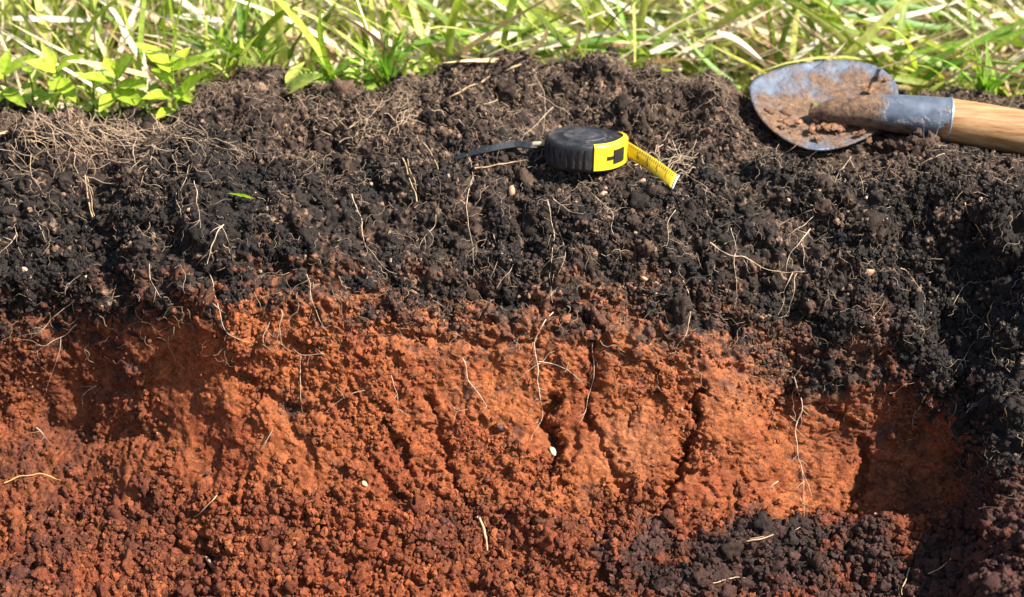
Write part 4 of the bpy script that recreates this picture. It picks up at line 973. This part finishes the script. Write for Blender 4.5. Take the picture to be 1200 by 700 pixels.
HS = [
 (s1, 9, .38, .40, [(15,22),(60,23),(125,25)], 'bleached straw lying level at the top left corner'),
 (s1, 10, .40, .44, [(140,62),(152,30),(166,-8)], 'white straw leaf standing near the top left'),
 (s1, 8, .34, .40, [(172,82),(150,45),(130,10),(95,-12)], 'long pale straw leaning left behind the seedlings'),
 (s2, 7, .35, .36, [(128,74),(112,40),(100,10)], 'tan straw leaning left behind the middle seedling'),
 (s1, 8, .35, .36, [(176,100),(165,70),(142,38)], 'pale bent straw right behind the tall seedling'),
 (s1, 9, .40, .42, [(195,20),(240,22),(285,30)], 'pale straw lying level left of the broad dark blade'),
 (s1, 7, .34, .38, [(330,95),(350,62),(378,40)], 'white straw slanting right above the small crest leaf'),
 (s1, 10, .38, .38, [(545,48),(580,42),(622,40)], 'wide bleached straw lying behind the crest middle'),
 (s1, 10, .36, .37, [(545,72),(580,54),(612,40)], 'wide bleached straw slanting behind the crest middle'),
 (s1, 8, .36, .36, [(560,64),(590,65),(615,66)], 'short white straw lying just behind the crest'),
 (s2, 7, .40, .40, [(670,30),(720,47),(770,52)], 'tan straw crossing behind the crest right of middle'),
 (s1, 9, .36, .37, [(762,62),(780,55),(800,47)], 'white straw tip right of the crest middle'),
 (s1, 6, .40, .44, [(735,42),(718,18),(700,-6)], 'pale straw slanting up at the top right of middle'),
 (s2, 7, .36, .38, [(800,60),(850,40),(910,8)], 'long tan straw slanting up left of the shovel'),
 (s1, 9, .36, .37, [(840,38),(865,48),(895,72)], 'white straw slanting down towards shovel blade'),
 (s1, 8, .38, .39, [(930,70),(960,48),(1000,25)], 'white straw slanting up just behind the shovel blade'),
 (s2, 7, .38, .44, [(1025,62),(995,30),(960,-6)], 'tan straw crossing over the white straw behind shovel'),
 (s1, 10, .38, .39, [(990,70),(1040,55),(1085,42)], 'wide pale straw behind the right end of the shovel blade'),
 (s1, 8, .41, .43, [(1010,25),(1070,17),(1130,0)], 'pale straw slanting at the top right'),
 (s2, 7, .42, .44, [(1160,20),(1185,16),(1215,14)], 'tan straw in the top right corner'),
 (s2, 6, .40, .42, [(1142,88),(1160,80),(1195,30)], 'thin dry stem slanting right above the handle'),
]
for c_, w_, a, b, poly, lb in HS: hero('dry_straw', lb, poly, a, b, w_, c_, M_straw, 'straw', GB)

# ------------------------------------------------------------------ SEEDLINGS with broad leaves
def leaf_mesh(L, Wd, droop, fold, seed, col):
    rs = np.random.default_rng(seed); n = 13; s = np.linspace(0, 1, n); prof = np.sin(np.pi * np.clip(s, 0, 1) ** .78) ** .9
    wv = Wd * .5 * prof * (1 + .05 * (np.arange(n) % 2)); wv[0] = Wd * .05; wv[-1] = .0003
    x = L * s; z = -droop * L * s ** 2; V = []; c = []
    for i in range(n):
        for k in (-1, -.5, 0, .5, 1):
            rip = .03 * Wd * math.sin(i * 1.9 + k * 4 + seed) * abs(k)
            V.append((x[i], k * wv[i], z[i] + fold * abs(k) * wv[i] + rip)); c.append(np.array(col) * (1.18 if k == 0 else .92 + .08 * math.sin(i * 2.0)))
    F = [(i*5+j, i*5+j+1, (i+1)*5+j+1, (i+1)*5+j) for i in range(n - 1) for j in range(4)]
    return np_mesh('leaf', np.array(V), np.array(F), np.array(c))
def seedling(label, base, y, stem_top, leaves, col=(.42, .55, .045), name='seedling'):
    b = np.array(pt(base[0], base[1], y)); b[2] = min(b[2], ground_z(b[0], b[1]) + .004); e = empty(name, b); tag(e, label, 'seedling', 'leafy seedlings on the crest')
    top = np.array(pt(stem_top[0], stem_top[1], y + .004)) - b
    p = catmull([np.zeros(3) - np.array([0, 0, .008]), top * .5 + np.array([.002, 0, 0]), top], .004); V, q = tube_arrays(p, np.linspace(.0013, .0008, len(p)), 6)
    cs = np.repeat(np.array([[.20, .30, .05]]), len(V), 0); link('stem', np_mesh('stem', V, q, cs), M_leaf, e)
    for k, (rx, ry, tx, ty, dy, wd) in enumerate(leaves):       # root and tip of each leaf in photo pixels, dy: how far the tip comes forward
        a = np.array(pt(rx, ry, y)) - b; t = np.array(pt(tx, ty, y + dy)) - b; d = t - a; L = np.linalg.norm(d); ux = d / L
        face = np.array([.15 * math.sin(k * 2.3), -.55, .83]); uy = np.cross(face, ux); uy /= np.linalg.norm(uy); uz = np.cross(ux, uy)
        me = leaf_mesh(L, wd * .00082 * 1.25, .12, .35, k * 7 + int(base[0]), np.array(col) * (.85 + .35 * RNG.random())); 
        o = link('leaf', me, M_leaf, e); o.matrix_local = Matrix(((ux[0], uy[0], uz[0], a[0]), (ux[1], uy[1], uz[1], a[1]), (ux[2], uy[2], uz[2], a[2]), (0, 0, 0, 1)))
seedling('tall bright green seedling growing beside the crest lump', (206, 146), .236, (201, 78), [(204,124,236,80,-.035,22),(201,84,163,48,-.02,20),(201,82,246,64,-.03,14),(204,112,168,112,-.03,15),(204,128,183,136,-.03,13),(204,106,228,118,-.03,14),(200,80,222,54,.01,12),(204,98,176,78,.01,12)])
seedling('mid-size green seedling left of the tall seedling', (140, 142), .240, (135, 88), [(136,92,154,62,-.01,20),(136,96,92,86,-.03,14),(136,104,166,122,-.03,18),(136,108,116,128,-.03,15),(136,90,122,66,.01,14),(137,100,170,98,-.02,13)])
seedling('small seedling in the low grass at left', (78, 134), .246, (64, 78), [(66,82,96,62,-.01,13),(66,84,30,70,-.02,15),(66,90,62,104,-.03,13),(68,92,88,116,-.03,16),(64,80,50,52,.0,12)])
seedling('seedling with broad pale leaf right of the crest lump', (332, 136), .228, (335, 96), [(331,112,372,84,-.03,20),(332,112,322,122,-.02,12),(335,98,356,70,.02,11)], (.52, .60, .12))
seedling('green seedling at the left edge of the crest', (8, 130), .250, (4, 84), [(5,88,40,62,-.01,14),(5,92,-24,70,-.01,14),(5,104,28,122,-.03,13),(4,108,-16,126,-.02,13),(4,86,10,56,.01,12)])
seedling('green seedling behind the crest lump with narrow upright leaves', (262, 92), .32, (262, 66), [(262,72,292,44,-.01,13),(262,70,240,38,-.01,12),(262,80,290,78,-.02,12),(262,82,234,86,-.02,11)])
seedling('low seedling in the grass between lump and tuft', (392, 106), .32, (392, 82), [(392,88,418,66,-.01,11),(392,86,368,62,-.01,11),(392,94,420,98,-.02,10),(392,92,374,100,-.02,10)], (.20, .36, .04))
def weed(label, px, py, y, h, n, col, seed):
    rs = np.random.default_rng(seed); L = []
    for k in range(n):
        t = (k + .5) / n; yy = py - h * t; side = -1 if k % 2 else 1; l = (26 - 9 * t) * rs.uniform(.7, 1.2)
        L.append((px, yy, px + side * l * rs.uniform(.6, 1), yy - l * rs.uniform(-.15, .75), rs.uniform(-.03, .01), l * rs.uniform(.36, .55)))
    seedling(label, (px, py + 4), y, (px + rs.normal(0, 3), py - h), L, col)
weed('small weed between the tall and the middle seedling', 172, 140, .250, 44, 6, (.36, .50, .07), 11)
weed('low weed with narrow leaves left of the middle seedling', 108, 138, .252, 52, 7, (.40, .52, .10), 12)
weed('low weed at the left corner beside the edge seedling', 38, 128, .258, 46, 6, (.34, .48, .06), 13)
weed('pale weed standing right behind the tall seedling', 234, 118, .285, 56, 8, (.46, .55, .12), 14)
weed('weed in the dip right of the crest lump', 362, 120, .275, 40, 6, (.34, .50, .06), 15)
weed('small weed beside the grass tuft on the crest', 424, 104, .300, 34, 6, (.38, .52, .07), 16)
weed('small weed behind the crest right of the grass tuft', 492, 92, .315, 26, 5, (.36, .48, .06), 17)
weed('tall thin weed behind the crest lump', 305, 100, .300, 50, 7, (.42, .54, .09), 18)
p, n_ = hit(283, 236); me = leaf_mesh(.024, .0075, .05, .2, 3, (.42, .58, .07)); o = link('fallen_leaf', me, M_leaf); o.location = p + n_ * .006 + Vector((.010, 0, 0)); o.rotation_euler = (R(40), R(-14), R(176))
tag(o, 'small fresh green leaf lying on the black soil at left', 'leaf')
# grass tufts with blades as parts
def tuft(label, px, py, y, n, L, col, seed):
    rs = np.random.default_rng(seed); b = np.array(pt(px, py, y)); b[2] = ground_z(b[0], b[1]) - .002; e = empty('grass_tuft', b); tag(e, label, 'grass tuft', 'grass tufts on the crest')
    for i in range(n):
        z = np.zeros(1); az = np.array([rs.uniform(0, 6.283)]); c = np.array([np.array(col) * (.7 + .6 * rs.random())])
        V, q, cc = blades(1, z + rs.normal(0, .004), z + rs.normal(0, .003), z, az, np.array([L * (.5 + .6 * rs.random())]), np.array([rs.uniform(.004, .008)]), np.array([rs.uniform(.0, .6)]), np.array([rs.uniform(.4, 1.4)]), c * .9, c * 1.1, 8, None, np.array([rs.normal(0, .5)]))
        link('blade', np_mesh('blade', V, q, cc), M_leaf, e)
tuft('grass tuft growing on the crest left of middle', 456, 96, .30, 15, .085, (.20, .36, .04), 1)
tuft('sprig of grass growing above the wooden handle', 1156, 116, .30, 14, .075, (.22, .38, .04), 2)
tuft('low grass tuft at the crest dip right of the lump', 372, 106, .30, 10, .06, (.18, .33, .04), 3)
tuft('grass tuft behind the crest lump', 285, 98, .32, 14, .13, (.17, .32, .035), 4)

# ------------------------------------------------------------------ loose crumbs, kept clear of the roots and straws
from mathutils.kdtree import KDTree
KD = KDTree(len(ROOT_PTS))
for i, p in enumerate(ROOT_PTS): KD.insert(p, i)
KD.balance()
def crumbs(name, n, wgt, smin, smax, label, pw=2.6, pale=.002):
    i = pick(n, wgt); s = smin + (smax - smin) * RNG.random(n) ** pw
    tang = (P2 - np.roll(P2, 1, 0)).reshape(-1, 3)[i] * RNG.random((n, 1)) + (P2 - np.roll(P2, 1, 1)).reshape(-1, 3)[i] * RNG.random((n, 1))
    p = V_all[i] - tang + N1.reshape(-1, 3)[i] * (s * (RNG.random(n) * .55 - .05))[:, None] + RNG.normal(0, .0004, (n, 3))
    j = np.clip(i + RNG.integers(-6, 7, n), 0, len(V_all) - 1); c = C_all[j] * (.72 + .56 * RNG.random(n))[:, None]
    k = (RNG.random(n) < pale) & (s < .0022); c[k] = np.array([.40, .28, .18]) * (.6 + .6 * RNG.random(k.sum()))[:, None]
    keep = np.array([KD.find(tuple(v))[2] > .0012 + q * 1.0 for v, q in zip(p, s)])
    scatter(name, p[keep], s[keep], c[keep], label)
red_area = REDM
crumbs('topsoil_crumbs', 115000, top_w * (.10 + dens_n) * (1 - .7 * red_area), .0004, .0031, 'small dark soil crumbs strewn all over the topsoil', 2.4, .014)
crumbs('subsoil_crumbs', 8000, wallr * (.25 + dens_n) * (1 - .9 * smooth_w), .0005, .0025, 'small orange crumbs clinging to the red clay wall', 2.4)
crumbs('rubble_crumbs', 60000, tal_w * (.5 + dens_n),   .0006, .0043, 'small red and black crumbs heaped at the foot of the pit wall', 2.4)
